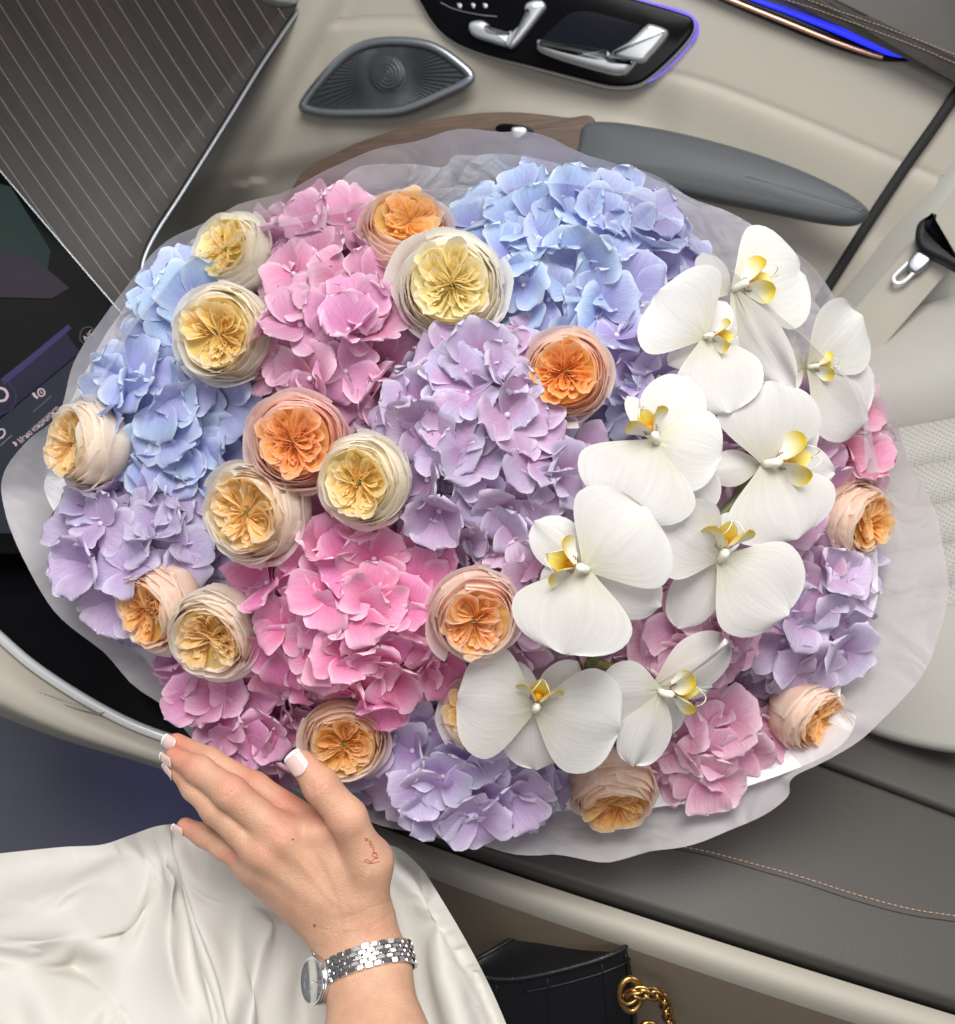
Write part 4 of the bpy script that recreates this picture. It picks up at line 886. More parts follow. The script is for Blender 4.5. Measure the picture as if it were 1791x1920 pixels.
# ------------------------------------------------------------------ wrapping: frosted film outside, tissue inside
def loop3(pts, n=220): return cr(np.array(pts, float), n, True)
def wrap_sheet(name, parent, rim, mat, seed, mids, sub=10, wave=.004, open_range=None):
    r = np.random.default_rng(seed); n = 260
    R = loop3(rim, n)
    rc = np.array([p2c(a, b, c) for a, b, c in R])
    base = p2c(BC[0], BC[1], 1.02)
    ang = np.arctan2(rc[:, 1] - p2c(*BC, .75)[1], rc[:, 0] - p2c(*BC, .75)[0])
    stations = [(0.0, np.stack([base[0] + .035 * np.cos(ang), base[1] + .035 * np.sin(ang), np.full(n, base[2])], 1))]
    for f_, dz in mids:   # fraction of the rim's width, depth
        c_ = p2c(BC[0], BC[1], dz); stations.append((f_, np.stack([c_[0] + (rc[:, 0] - c_[0]) * f_, c_[1] + (rc[:, 1] - c_[1]) * f_, np.full(n, -dz)], 1)))
    stations.append((1.0, rc))
    S = np.stack([s[1] for s in stations])
    tot = []
    for i in range(n): tot.append(cr(S[:, i], (len(S) - 1) * sub + 1))
    G = np.stack(tot, 1)                              # (v, u, 3)
    v = np.linspace(0, 1, G.shape[0])[:, None]
    ph = r.uniform(0, 6.28, 4); tri = lambda x: 2 * np.abs(((x / (2 * math.pi)) % 1) * 2 - 1) - 1
    w_ = wave * smooth(.35, 1, v) * (tri(ang * 9 + 1.5 * np.sin(ang * 3 + ph[1]) + ph[0])[None] + .8 * tri(ang * 17 + 2 * np.sin(ang * 5) + ph[1])[None] * smooth(.5, 1, v) + .35 * np.sin(ang * 31 + ph[2] + v * 3) + .9 * np.sin(ang * 4 + v * 5 + ph[3]))
    G[:, :, 2] += w_; out = G[:, :, :2] - base[:2]; G[:, :, :2] += .25 * w_[:, :, None] * out / (np.linalg.norm(out, axis=2, keepdims=True) + 1e-6)
    Wd = c2w(G.reshape(-1, 3))
    nv = G.shape[0]
    if open_range is None: Fc = quads(nv, n, True)
    else:
        ok = lambda i: open_range(R[i][0], R[i][1])
        Fc = [q for q in quads(nv, n, True) if ok(q[0] % n) and ok(q[1] % n)]
        used = sorted({i for q in Fc for i in q}); mp = {a: b for b, a in enumerate(used)}; Wd = Wd[used]; Fc = [tuple(mp[i] for i in q) for q in Fc]
    return part(name, parent, Wd, Fc, mat)
wrap = thing('bouquet_wrap', 'translucent frosted film and white tissue wrapped around the flowers', 'wrapping', P(880, 925, 1.02))
film = film_mat('frosted_film', lin((236, 231, 234)), .42)
tissue = film_mat('white_tissue', lin((254, 253, 254)), .04, rough=.6, wr=.5, wscale=30)
veil = film_mat('clear_film_edge', lin((240, 241, 244)), .62, wr=.3)
outer_rim = [(x, y, d + (.030 if y < 700 else .018 if y < 1000 else .004)) for x, y, d in [(880, 245, .70), (1000, 262, .70), (1100, 290, .705), (1210, 322, .71), (1280, 356, .715), (1380, 412, .715), (1480, 470, .71), (1556, 535, .71), (1605, 625, .71), (1652, 720, .71), (1700, 830, .72), (1742, 950, .73), (1768, 1070, .735), (1755, 1180, .735), (1715, 1280, .735), (1640, 1370, .74), (1560, 1420, .745), (1490, 1462, .75), (1478, 1500, .75), (1400, 1552, .755), (1300, 1590, .755), (1180, 1612, .755), (1060, 1606, .755), (920, 1584, .755), (780, 1560, .76), (660, 1525, .765), (540, 1475, .77), (420, 1425, .77), (310, 1345, .77), (200, 1235, .77), (100, 1140, .765), (40, 1040, .76), (4, 940, .755), (10, 885, .75), (60, 825, .745), (110, 780, .74), (150, 690, .73), (200, 598, .72), (260, 510, .715), (330, 436, .71), (430, 385, .705), (540, 345, .70), (640, 302, .70), (760, 268, .70)]]
wrap_sheet('film_sheet', wrap, outer_rim, film, 3, [(.42, .94), (.72, .86), (.90, .795)])
def shrink(r, f): return [(BC[0] + (x - BC[0]) * f, BC[1] + (y - BC[1]) * f, d + .006) for x, y, d in r]
tis = [(x, y, d + (.036 if y < 700 else .020 if y < 1000 else .004)) for x, y, d in [(880, 284, .715), (960, 292, .715), (1080, 318, .72), (1180, 326, .72), (1250, 346, .725), (1300, 380, .725), (1390, 410, .725), (1470, 470, .725), (1530, 560, .725), (1600, 640, .725), (1640, 720, .73), (1650, 860, .735), (1642, 1000, .745), (1640, 1120, .75), (1600, 1230, .755), (1575, 1310, .755), (1604, 1345, .752), (1566, 1404, .755), (1450, 1450, .76), (1340, 1488, .765), (1230, 1518, .77), (1100, 1524, .775), (900, 1530, .78), (720, 1500, .785), (560, 1440, .785), (420, 1400, .785), (310, 1290, .785), (220, 1180, .78), (150, 1080, .775), (125, 1010, .77), (88, 940, .765), (82, 900, .76), (110, 850, .755), (130, 770, .75), (170, 680, .74), (215, 600, .735), (290, 510, .725), (370, 448, .72), (460, 402, .715), (540, 372, .715), (620, 352, .715), (680, 312, .715), (760, 304, .715), (830, 306, .715), (850, 284, .715)]]
wrap_sheet('tissue_sheet', wrap, tis, tissue, 8, [(.42, .93), (.72, .86), (.90, .80)], wave=.003)
vr = [(880, 352, .668), (1000, 345, .668), (1120, 345, .67), (1230, 390, .672), (1330, 470, .676), (1430, 560, .680), (1520, 640, .682), (1600, 720, .688), (1625, 860, .70), (1630, 1000, .72), (1600, 1200, .75), (1500, 1400, .76), (1200, 1500, .77), (900, 1520, .78), (600, 1450, .78), (350, 1320, .78), (200, 1150, .77), (140, 1000, .745), (130, 860, .72), (190, 720, .70), (255, 610, .692), (330, 520, .684), (420, 455, .678), (520, 420, .674), (610, 395, .67), (700, 360, .668), (780, 345, .668)]
wrap_sheet('film_edge', wrap, vr, veil, 14, [(.45, .92), (.92, .83), (1.07, .745)], wave=.003, open_range=lambda x, y: (y < 900) )
# stems gathered under the flowers
sb = thing('stem_bundle', 'green flower stems gathered inside the wrap', 'stems', P(880, 925, .98))
for i in range(26):
    a = i * 2.4; r_ = .02 + .006 * (i % 4)
    top = p2c(BC[0] + 420 * math.cos(a) * math.sqrt(i / 26), BC[1] + 330 * math.sin(a) * math.sqrt(i / 26), .84); bot = p2c(BC[0], BC[1], 1.10) + np.array([r_ * math.cos(a + .8), r_ * math.sin(a + .8), 0])
    v, f = tube_vf(c2w(cr(np.array([top, top * .45 + bot * .55 + [0, 0, .02], bot]), 10)), .0035, 6); part('stem', sb, v, f, stemm)
# ================================================================== hand, watch, garment, bag
def surface_nets(f, lo, h):
    nx, ny, nz = f.shape; ins = f < 0
    acc = np.zeros((nx - 1, ny - 1, nz - 1, 3)); cnt = np.zeros((nx - 1, ny - 1, nz - 1))
    for ax in range(3):
        a = [slice(None)] * 3; b = [slice(None)] * 3; a[ax] = slice(0, -1); b[ax] = slice(1, None)
        fa, fb = f[tuple(a)], f[tuple(b)]; cross = (ins[tuple(a)] != ins[tuple(b)])
        t = np.where(cross, fa / np.where(cross, fa - fb, 1), 0)
        idx = np.stack(np.meshgrid(*[np.arange(s) for s in fa.shape], indexing='ij'), -1).astype(float); idx[..., ax] += t
        o1, o2 = [k for k in range(3) if k != ax]
        for d1 in (0, 1):
            for d2 in (0, 1):
                sl = [slice(None)] * 3; sl[o1] = slice(d1, fa.shape[o1] - 1 + d1); sl[o2] = slice(d2, fa.shape[o2] - 1 + d2)
                m = cross[tuple(sl)]; acc += np.where(m[..., None], idx[tuple(sl)], 0); cnt += m
    act = cnt > 0; vid = -np.ones(cnt.shape, int); vid[act] = np.arange(act.sum())
    V = lo + h * (acc[act] / cnt[act][:, None]); Q = []
    for ax in range(3):
        o1, o2 = [(1, 2), (2, 0), (0, 1)][ax]
        a = [slice(None)] * 3; b = [slice(None)] * 3; a[ax] = slice(0, -1); b[ax] = slice(1, None)
        cross = (ins[tuple(a)] != ins[tuple(b)]); ii = np.argwhere(cross)
        ii = ii[(ii[:, o1] > 0) & (ii[:, o2] > 0) & (ii[:, o1] < f.shape[o1] - 1) & (ii[:, o2] < f.shape[o2] - 1)]
        c = []
        for d1, d2 in ((1, 1), (0, 1), (0, 0), (1, 0)):
            j = ii.copy(); j[:, o1] -= d1; j[:, o2] -= d2; c.append(vid[j[:, 0], j[:, 1], j[:, 2]])
        q = np.stack(c, 1); flip = ~ins[ii[:, 0], ii[:, 1], ii[:, 2]]; q[flip] = q[flip][:, ::-1]; Q.append(q)
    return V, np.concatenate(Q)
def H(px, py, d): return p2c(px, py, d)
mm = .001
# joints: x, y, depth, radius (mm)
FING = {
 'index': [(596, 1556, .652, 11.5), (478, 1476, .664, 9.6), (392, 1425, .672, 8.3), (330, 1392, .680, 6.6)],
 'middle': [(530, 1568, .640, 12.5), (432, 1486, .636, 10.6), (374, 1444, .646, 9.0), (327, 1418, .656, 6.6)],
 'ring': [(492, 1598, .640, 11.5), (404, 1518, .642, 9.2), (364, 1477, .650, 8.0), (330, 1440, .658, 6.2)],
 'pinky': [(476, 1622, .652, 10.5), (420, 1588, .656, 8.2), (382, 1566, .660, 7.2), (347, 1549, .664, 5.9)],
 'thumb': [(690, 1616, .640, 12.6), (652, 1534, .630, 12.2), (602, 1474, .630, 11.2), (566, 1430, .634, 8.4)],
}
PALM = [((668, 1735, .655), (596, 1560, .650), 16, 12.5), ((655, 1735, .652), (530, 1570, .642), 17, 13.0), ((640, 1735, .652), (492, 1600, .643), 17, 12.0), ((630, 1740, .655), (478, 1628, .654), 16, 11.0),
        ((680, 1735, .652), (690, 1620, .642), 17, 13.2), ((690, 1614, .646), (600, 1580, .652), 12, 10)]
ARM_ = [((645, 1735, .652), (668, 1815, .640), 17.5, 18.0), ((684, 1735, .652), (708, 1815, .640), 17.0, 18.0), ((668, 1815, .640), (684, 1960, .606), 18.0, 21.5), ((708, 1815, .640), (732, 1960, .606), 18.0, 21.5), ((684, 1960, .606), (700, 2080, .57), 21.5, 24), ((732, 1960, .606), (748, 2080, .57), 21.5, 24), ((700, 2080, .57), (724, 2330, .50), 24, 29), ((748, 2080, .57), (772, 2330, .50), 24, 29)]
allp = np.array([H(*q[:3]) for c in FING.values() for q in c] + [H(*a[k]) for a in PALM + ARM_ for k in (0, 1)])
lo_ = allp.min(0) - .030; hi_ = allp.max(0) + .030; hstep = .00125
dims = np.ceil((hi_ - lo_) / hstep).astype(int) + 1
GX = np.stack(np.meshgrid(*[lo_[k] + hstep * np.arange(dims[k]) for k in range(3)], indexing='ij'), -1).astype(np.float32)
def cap(a, b, ra, rb, sub=None):
    a = np.asarray(a, np.float32); b = np.asarray(b, np.float32); ab = b - a; R = max(ra, rb) + .02
    out = np.full(GX.shape[:3], .02, np.float32)
    l = np.maximum(((np.minimum(a, b) - R - lo_) / hstep).astype(int), 0); u = np.minimum(((np.maximum(a, b) + R - lo_) / hstep).astype(int) + 2, dims)
    g = GX[l[0]:u[0], l[1]:u[1], l[2]:u[2]]
    t = np.clip(((g - a) @ ab) / (ab @ ab), 0, 1)
    dd = np.linalg.norm(g - (a + t[..., None] * ab), axis=-1) - (ra + (rb - ra) * t)
    out[l[0]:u[0], l[1]:u[1], l[2]:u[2]] = np.minimum(dd, .02); return out
def smin(a, b, k):
    h = np.clip(k - np.abs(a - b), 0, None) / k; return np.minimum(a, b) - h * h * k * .25
palm = None
for a, b, ra, rb in PALM:
    c = cap(H(*a), H(*b), ra * mm, rb * mm); palm = c if palm is None else smin(palm, c, .012)
for a, b, ra, rb in ARM_: palm = smin(palm, cap(H(*a), H(*b), ra * mm, rb * mm), .012)
fing = None
for nm, J in FING.items():
    ch = None
    for q in range(len(J) - 1):
        c = cap(H(*J[q][:3]), H(*J[q + 1][:3]), J[q][3] * mm, J[q + 1][3] * mm); ch = c if ch is None else smin(ch, c, .005)
    ch = smin(ch, palm, .008) if nm != 'thumb' else smin(ch, palm, .012)
    fing = ch if fing is None else smin(fing, ch, .0022)
body = smin(palm, fing, .004)
# knuckles and tendons stand out a little on the back
for (x, y, d, r) in ((524, 1560, .6335, 6), (488, 1592, .634, 5.5), (592, 1556, .642, 5), (470, 1622, .646, 5)):
    p = H(x, y, d); body = smin(body, cap(p, p + np.array([.003, -.002, 0]), r * mm, r * mm * .9), .014)
for (a, b_) in (((640, 1700, .6345), (530, 1576, .6295)), ((622, 1706, .6345), (494, 1606, .630)), ((662, 1690, .6345), (596, 1566, .637)), ((610, 1712, .639), (478, 1632, .641))):
    body = smin(body, cap(H(*a), H(*b_), .0028, .0032), .010)
SV, SQ = surface_nets(body.astype(float), lo_, hstep)
# smooth the voxel steps
nb = [[] for _ in range(len(SV))]
E = np.concatenate([SQ[:, [0, 1]], SQ[:, [1, 2]], SQ[:, [2, 3]], SQ[:, [3, 0]]]); E = np.unique(np.sort(E, 1), axis=0)
deg = np.bincount(E.ravel(), minlength=len(SV))[:, None]
def lap(v):
    s = np.zeros_like(v); np.add.at(s, E[:, 0], v[E[:, 1]]); np.add.at(s, E[:, 1], v[E[:, 0]]); return s / deg - v
for _ in range(6): SV = SV + .5 * lap(SV); SV = SV - .52 * lap(SV)
for _ in range(3): SV = SV + .4 * lap(SV)
# creases over the joints
nrm = np.zeros_like(SV); fn = np.cross(SV[SQ[:, 1]] - SV[SQ[:, 0]], SV[SQ[:, 3]] - SV[SQ[:, 0]])
for k in range(4): np.add.at(nrm, SQ[:, k], fn)
nrm /= np.linalg.norm(nrm, axis=1)[:, None] + 1e-12
pxs = SV[:, 0] / -SV[:, 2] * F + IW / 2; pys = IH / 2 - SV[:, 1] / -SV[:, 2] * F
front = nrm[:, 2] > .2
CREASE = [[(582, 1480), (594, 1474), (606, 1462), (612, 1454)], [(586, 1486), (600, 1480), (612, 1468)], [(578, 1474), (588, 1466), (602, 1452)],
          [(418, 1486), (426, 1480), (434, 1466)], [(412, 1494), (420, 1488), (424, 1478)], [(424, 1494), (434, 1486), (444, 1476)],
          [(620, 1722), (660, 1716), (700, 1700), (735, 1690)], [(600, 1742), (650, 1752), (700, 1736), (740, 1712)], [(512, 1560), (524, 1570), (536, 1574)], [(504, 1552), (518, 1556), (532, 1562)]]
depth_ = np.zeros(len(SV))
for ci, c in enumerate(CREASE):
    c = cr(np.array(c, float), 24); w = 2.6 if ci < 6 else 3.2; dp = .00042 if ci < 3 else .00026 if ci < 6 else .00018
    dmin = np.min(np.hypot(pxs[:, None] - c[None, :, 0], pys[:, None] - c[None, :, 1]), 1); depth_ = np.maximum(depth_, dp * np.exp(-(dmin / w) ** 2))
vein = np.zeros(len(SV))
for c in ([(600, 1600), (620, 1640), (640, 1690), (650, 1740)], [(560, 1610), (590, 1650), (625, 1690)], [(690, 1640), (680, 1690), (690, 1740)]):
    c = cr(np.array(c, float), 30); dmin = np.min(np.hypot(pxs[:, None] - c[None, :, 0], pys[:, None] - c[None, :, 1]), 1); vein = np.maximum(vein, .0006 * np.exp(-(dmin / 6.0) ** 2))
SV = SV - nrm * ((depth_ * 1.5 - vein) * front)[:, None]
# ruddy skin over joints and finger ends (own colour of the skin)
red = np.zeros(len(SV))
for (x, y, s, a) in ((330, 1395, 40, .7), (345, 1425, 34, .5), (350, 1552, 30, .45), (430, 1480, 26, .45), (524, 1560, 28, .5), (490, 1600, 26, .35), (600, 1470, 26, .4), (620, 1540, 60, .2), (540, 1500, 40, .5), (470, 1455, 34, .5), (575, 1428, 34, .4), (435, 1610, 22, .5), (700, 1740, 30, .15)):
    red = np.maximum(red, a * np.exp(-(((pxs - x) ** 2 + (pys - y) ** 2) / s ** 2)))
skin, nt, b_ = nodes('skin'); L = nt.links.new
at = N(nt, 'ShaderNodeAttribute'); at.attribute_name = 'red'
tc = N(nt, 'ShaderNodeTexCoord'); n1 = N(nt, 'ShaderNodeTexNoise'); n1.inputs['Scale'].default_value = 60; n1.inputs['Detail'].default_value = 6; L(tc.outputs['Object'], n1.inputs['Vector'])
n2 = N(nt, 'ShaderNodeTexNoise'); n2.inputs['Scale'].default_value = 900; n2.inputs['Detail'].default_value = 3; L(tc.outputs['Object'], n2.inputs['Vector'])
mx = N(nt, 'ShaderNodeMix', data_type='RGBA'); mx.inputs['A'].default_value = (*lin((184, 136, 110)), 1); mx.inputs['B'].default_value = (*lin((226, 182, 152)), 1); L(n1.outputs['Fac'], mx.inputs['Factor'])
m2 = N(nt, 'ShaderNodeMix', data_type='RGBA'); L(mx.outputs['Result'], m2.inputs['A']); m2.inputs['B'].default_value = (*lin((206, 122, 106)), 1); L(at.outputs['Fac'], m2.inputs['Factor'])
L(m2.outputs['Result'], b_.inputs['Base Color']); b_.inputs['Roughness'].default_value = .46; b_.inputs['Specular IOR Level'].default_value = .4
b_.inputs['Subsurface Weight'].default_value = .25; b_.inputs['Subsurface Radius'].default_value = (1, .35, .2); b_.inputs['Subsurface Scale'].default_value = .004
vo = N(nt, 'ShaderNodeTexVoronoi'); vo.inputs['Scale'].default_value = 700; L(tc.outputs['Object'], vo.inputs['Vector'])
ad = N(nt, 'ShaderNodeMath', operation='ADD'); L(n2.outputs['Fac'], ad.inputs[0]); L(vo.outputs['Distance'], ad.inputs[1])
bp = N(nt, 'ShaderNodeBump'); bp.inputs['Strength'].default_value = .38; bp.inputs['Distance'].default_value = .0006; L(ad.outputs[0], bp.inputs['Height']); L(bp.outputs['Normal'], b_.inputs['Normal'])
person = part('person', None, c2w(SV), SQ.tolist(), skin, attrs={'red': red})
tag(person, 'bare forearm and hand with french manicure resting on the wrap', 'person')
pl_ = wloc(person)
bvh = BVHTree.FromPolygons([tuple(v) for v in c2w(SV)], SQ.tolist())
def on_skin(px, py, lift=0.0):
    d = P(px, py, 1.0) - CAM; d /= np.linalg.norm(d)
    hit = bvh.ray_cast(Vector(CAM), Vector(d))
    return None if hit[0] is None else np.array(hit[0]) + np.array(hit[1]) * (lift if np.dot(np.array(hit[1]), d) < 0 else -lift)
nailm = pbr('nail_pink', lin((232, 196, 190)), .12, var=.03, coat=1.0, coat_rough=.04); tipm = pbr('nail_white', lin((246, 244, 242)), .12, var=.01, coat=1.0, coat_rough=.04)
def nail(chain, nup, wmm, lmm, over):
    a = H(*chain[-2][:3]); b = H(*chain[-1][:3]); r = chain[-1][3] * mm
    d = b - a; d /= np.linalg.norm(d); n = np.array(nup, float); n -= d * (n @ d); n /= np.linalg.norm(n); s = np.cross(d, n)
    half = math.asin(min(.98, wmm * mm / 2 / (r * 1.02)))
    for nm, v0, v1 in (('fingernail', 0.0, .86), ('white_tip', .86, 1.0)):
        V = []; nu, nv = 13, 9 if nm == 'fingernail' else 5
        for j in range(nv):
            v = v0 + (v1 - v0) * j / (nv - 1)
            for i in range(nu):
                u = -1 + 2 * i / (nu - 1)
                y = -lmm * mm * (1 - v) + over * mm + r * .75
                if nm == 'fingernail' : y += (u * u) * lmm * mm * .22 * (1 - v / .86) + (1 - u * u) * .0006 * (v / .86)
                else: y += (1 - u * u) * .0006 - (u ** 6) * .0010 * (v - .86) / .14
                rl = r + (chain[-2][3] * mm - r) * max(0, -y) / np.linalg.norm(H(*chain[-1][:3]) - H(*chain[-2][:3])) if y < 0 else r
                rr = rl * 1.0 + .0011 - .0016 * max(0, v - .7)
                ph = half * u * (1 - .12 * (1 - v))
                V.append(b + d * y + n * (rr * math.cos(ph) - .02 * r) + s * rr * math.sin(ph))
        V = np.array(V); W = np.concatenate([V, V - n * .0003])
        f = quads(nv, nu); m = len(V); f2 = [tuple(x + m for x in q[::-1]) for q in f]; side = []
        bd = [i for i in range(nu)] + [j * nu + nu - 1 for j in range(1, nv)] + [(nv - 1) * nu + i for i in range(nu - 2, -1, -1)] + [j * nu for j in range(nv - 2, 0, -1)]
        for k in range(len(bd)): p, q = bd[k], bd[(k + 1) % len(bd)]; side.append((q, p, p + m, q + m))
        w = c2w(W)
        if nm == 'fingernail': o = link('fingernail', make_mesh('fingernail', w - pl_, f + f2 + side, nailm), person)
        else: link('white_tip', make_mesh('white_tip', w - pl_, f + f2 + side, tipm), o)
nail(FING['thumb'], (-.30, .18, .93), 13.0, 15.5, 2.0)
nail(FING['middle'], (-.45, -.50, .75), 9.8, 12.5, 2.2)
nail(FING['index'], (-.35, .05, .93), 9.5, 11.5, 2.2)
nail(FING['ring'], (-.60, -.50, .62), 9.2, 12.0, 2.2)
nail(FING['pinky'], (-.35, -.45, .80), 8.0, 10.0, 2.2)
# red handwriting on the thumb's base
inkm = pbr('red_ink', lin((186, 84, 88)), .6)
STROKE = [[(680, 1613), (690, 1618), (700, 1617), (712, 1614)], [(694, 1617), (700, 1609), (710, 1606)], [(695, 1618), (688, 1611), (681, 1610)], [(706, 1606), (698, 1603), (697, 1598), (703, 1597), (707, 1602), (706, 1606), (699, 1609)],
          [(706, 1596), (698, 1594), (701, 1589), (697, 1587)], [(699, 1584), (692, 1582)], [(698, 1579), (690, 1577), (695, 1573), (689, 1571)], [(688, 1568), (684, 1565), (681, 1567), (684, 1570), (688, 1568), (681, 1564)], [(701, 1583.5), (702, 1583)]]
L_ = []
for s_ in STROKE:
    c = cr((np.array(s_, float) - (692, 1590)) * .88 + (694, 1594), 14); w = [on_skin(a, b, .0001) for a, b in c]
    w = [q for q in w if q is not None]
    if len(w) > 3: L_.append(tube_vf(np.array(w), .00028, 5))
if L_: v, f = join_vf(L_); link('ink_writing', make_mesh('ink_writing', v - pl_, f, inkm), person)
molem = pbr('mole_brown', lin((120, 76, 58)), .6); 
L_ = []
for x, y, r in ((549, 1574, .0007), (590, 1735, .0010)):
    q = on_skin(x, y, 0)
    if q is not None: bv, bf = ball_vf(r, 8, 5); L_.append((bv + q, bf))
if L_: v, f = join_vf(L_); link('mole', make_mesh('mole', v - pl_, f, molem), person)

# ------------------------------------------------------------------ wristwatch
wc = (H(668, 1815, .640) + H(708, 1815, .640)) / 2
axd = (H(708, 1955, .606) + H(732, 1955, .606)) / 2 - (H(645, 1735, .652) + H(684, 1735, .652)) / 2; axd = H(708, 1960, .606) - H(664, 1735, .652); axd /= np.linalg.norm(axd)
sx = np.array([1.0, 0, 0]) - axd * axd[0]; sx /= np.linalg.norm(sx); sz = np.cross(sx, axd); sz = sz if sz[2] > 0 else -sz   # sx across, sz towards the eye
watch = thing('wristwatch', 'silver steel wristwatch with linked bracelet and pale dial', 'watch', c2w(wc))
wl = wloc(watch); w3 = lambda v: (v[..., 0:1] * RIGHT + v[..., 1:2] * UP - v[..., 2:3] * FWD)
steel = pbr('watch_steel', (.74, .75, .76), .13, metal=1, var=.02); steel2 = pbr('watch_steel_satin', (.66, .67, .68), .26, metal=1, var=.02)
A_, B_ = .0312, .0262     # half axes of the loop round the wrist
def ring(t): return np.array([A_ * math.cos(t), B_ * math.sin(t)])
ts = np.linspace(0, 2 * math.pi, 2000); pr_ = np.stack([A_ * np.cos(ts), B_ * np.sin(ts)], 1); cl = np.concatenate([[0], np.cumsum(np.linalg.norm(np.diff(pr_, axis=0), axis=1))])
def linkmesh(wd, ln, th):
    bv = []
    for z in (0, th):
        for k in range(12):
            a = 2 * math.pi * k / 12; q = np.array([math.copysign(abs(math.cos(a)) ** .35, math.cos(a)) * wd / 2, math.copysign(abs(math.sin(a)) ** .35, math.sin(a)) * ln / 2]); bv.append((q[0], q[1], z * .75))
    top = [(x * .90, y * .86, th) for x, y, _ in bv[12:]]
    V = np.array(bv + top); f = quads(3, 12, True) + [tuple(range(24, 36)), tuple(range(11, -1, -1))]
    return V, f
LMAT = [steel, steel2, steel, steel2, steel]; WL = [.0036, .0026, .0030, .0026, .0036]
xo = np.cumsum([0] + WL)[:-1] + np.array(WL) / 2 - sum(WL) / 2
lm = [make_mesh('link', *linkmesh(WL[c] * .94, .0050, .0019), LMAT[c], smooth_shade=False) for c in range(5)]
strap = link('bracelet', make_mesh('bracelet', *(lambda q: (w3(q[0]), q[1]))(tube_vf(np.array([sx * A_ * .985 * math.cos(t) + sz * B_ * .985 * math.sin(t) for t in np.linspace(-1.2, 3.35, 60)]), .0012, 6)), steel2), watch)
pitch = .0056
T_AT = lambda s: np.interp(s, cl, ts)
start, stop = np.interp(-.9 + 2 * math.pi, ts, cl) - cl[-1], np.interp(2.72, ts, cl)
row = 0; s_ = start
while s_ < stop:
    for c in range(5):
        t = np.interp((s_ + (pitch / 2 if c % 2 else 0)) % cl[-1], cl, ts)
        pos = sx * A_ * math.cos(t) + sz * B_ * math.sin(t); nrm_ = sx * math.cos(t) / A_ + sz * math.sin(t) / B_; nrm_ /= np.linalg.norm(nrm_); tg = np.cross(nrm_, axd)
        taper = 1.0
        o = bpy.data.objects.new('link', lm[c]); coll.objects.link(o); o.parent = strap
        X = w3(axd); Y = w3(tg); Z = w3(nrm_); loc = w3(pos + axd * xo[c] * taper)
        o.matrix_local = mat4(X, Y, Z, loc)
    s_ += pitch
# case on the outer (left) side of the wrist
tcase = 3.02
n_ = sx * math.cos(tcase) * .86 + sz * .62; n_ /= np.linalg.norm(n_)
cpos = sx * A_ * math.cos(tcase) * 1.02 + sz * B_ * math.sin(tcase) + sz * .002
u_ = axd - n_ * (axd @ n_); u_ /= np.linalg.norm(u_); v_ = np.cross(n_, u_)
def lathe(name, prof, mat, seg=48, parent=watch, c=None):
    V = []
    for r, z in prof:
        for k in range(seg):
            a = 2 * math.pi * k / seg; V.append((cpos if c is None else c) + u_ * r * math.cos(a) + v_ * r * math.sin(a) + n_ * z)
    f = quads(len(prof), seg, True) + [tuple(range((len(prof) - 1) * seg, len(prof) * seg))]
    return link(name, make_mesh(name, w3(np.array(V)), f, mat), parent)
case = lathe('case', [(.0135, -.004), (.0150, -.003), (.0154, 0), (.0154, .003), (.0150, .0040)], steel2)
lathe('bezel', [(.0150, .0038), (.0153, .0044), (.0150, .0054), (.0138, .0058), (.0132, .0050)], steel)
dial = lathe('dial', [(.0134, .0044), (.0002, .0046)], pbr('watch_dial', lin((236, 238, 240)), .45, var=.08, vscale=300))
gl, nt, b_ = nodes('watch_crystal'); g1 = N(nt, 'ShaderNodeBsdfTransparent'); g2 = N(nt, 'ShaderNodeBsdfGlossy'); g2.inputs['Roughness'].default_value = .03; g3 = N(nt, 'ShaderNodeMixShader'); g3.inputs[0].default_value = .10; nt.links.new(g1.outputs[0], g3.inputs[1]); nt.links.new(g2.outputs[0], g3.inputs[2]); nt.links.new(g3.outputs[0], nt.nodes['Material Output'].inputs['Surface'])
lathe('crystal', [(.0134, .0050), (.0128, .0059), (.0100, .0064), (.0050, .0067), (.0003, .0068)], gl)
def bar(name, p, q, w, par=dial, m=steel):
    v, f = tube_vf([w3(np.array(p)), w3((np.array(p) + np.array(q)) / 2), w3(np.array(q))], w, 6); return link(name, make_mesh(name, v, f, m), par)
for k in range(12):
    a = 2 * math.pi * k / 12; e = u_ * math.cos(a) + v_ * math.sin(a); bar('hour_mark', cpos + e * .0098 + n_ * .0047, cpos + e * .0120 + n_ * .0047, .00028)
for a, ln in ((1.0, .0070), (-.9, .0098)): e = u_ * math.cos(a) + v_ * math.sin(a); bar('hand', cpos + n_ * .0049, cpos + e * ln + n_ * .0049, .0003)
for sg in (-1, 1):
    for q in (-1, 1):
        e = v_ * sg; bar('lug', cpos + e * .0125 + u_ * q * .0072 - n_ * .001, cpos + e * .0185 + u_ * q * .0068 - n_ * .006, .0022, watch, steel)
v, f = tube_vf([w3(cpos - u_ * .0150 + n_ * .0005), w3(cpos - u_ * .0168 + n_ * .0005), w3(cpos - u_ * .0184 + n_ * .0005)], .0022, 14); link('crown', make_mesh('crown', v, f, steel), watch)

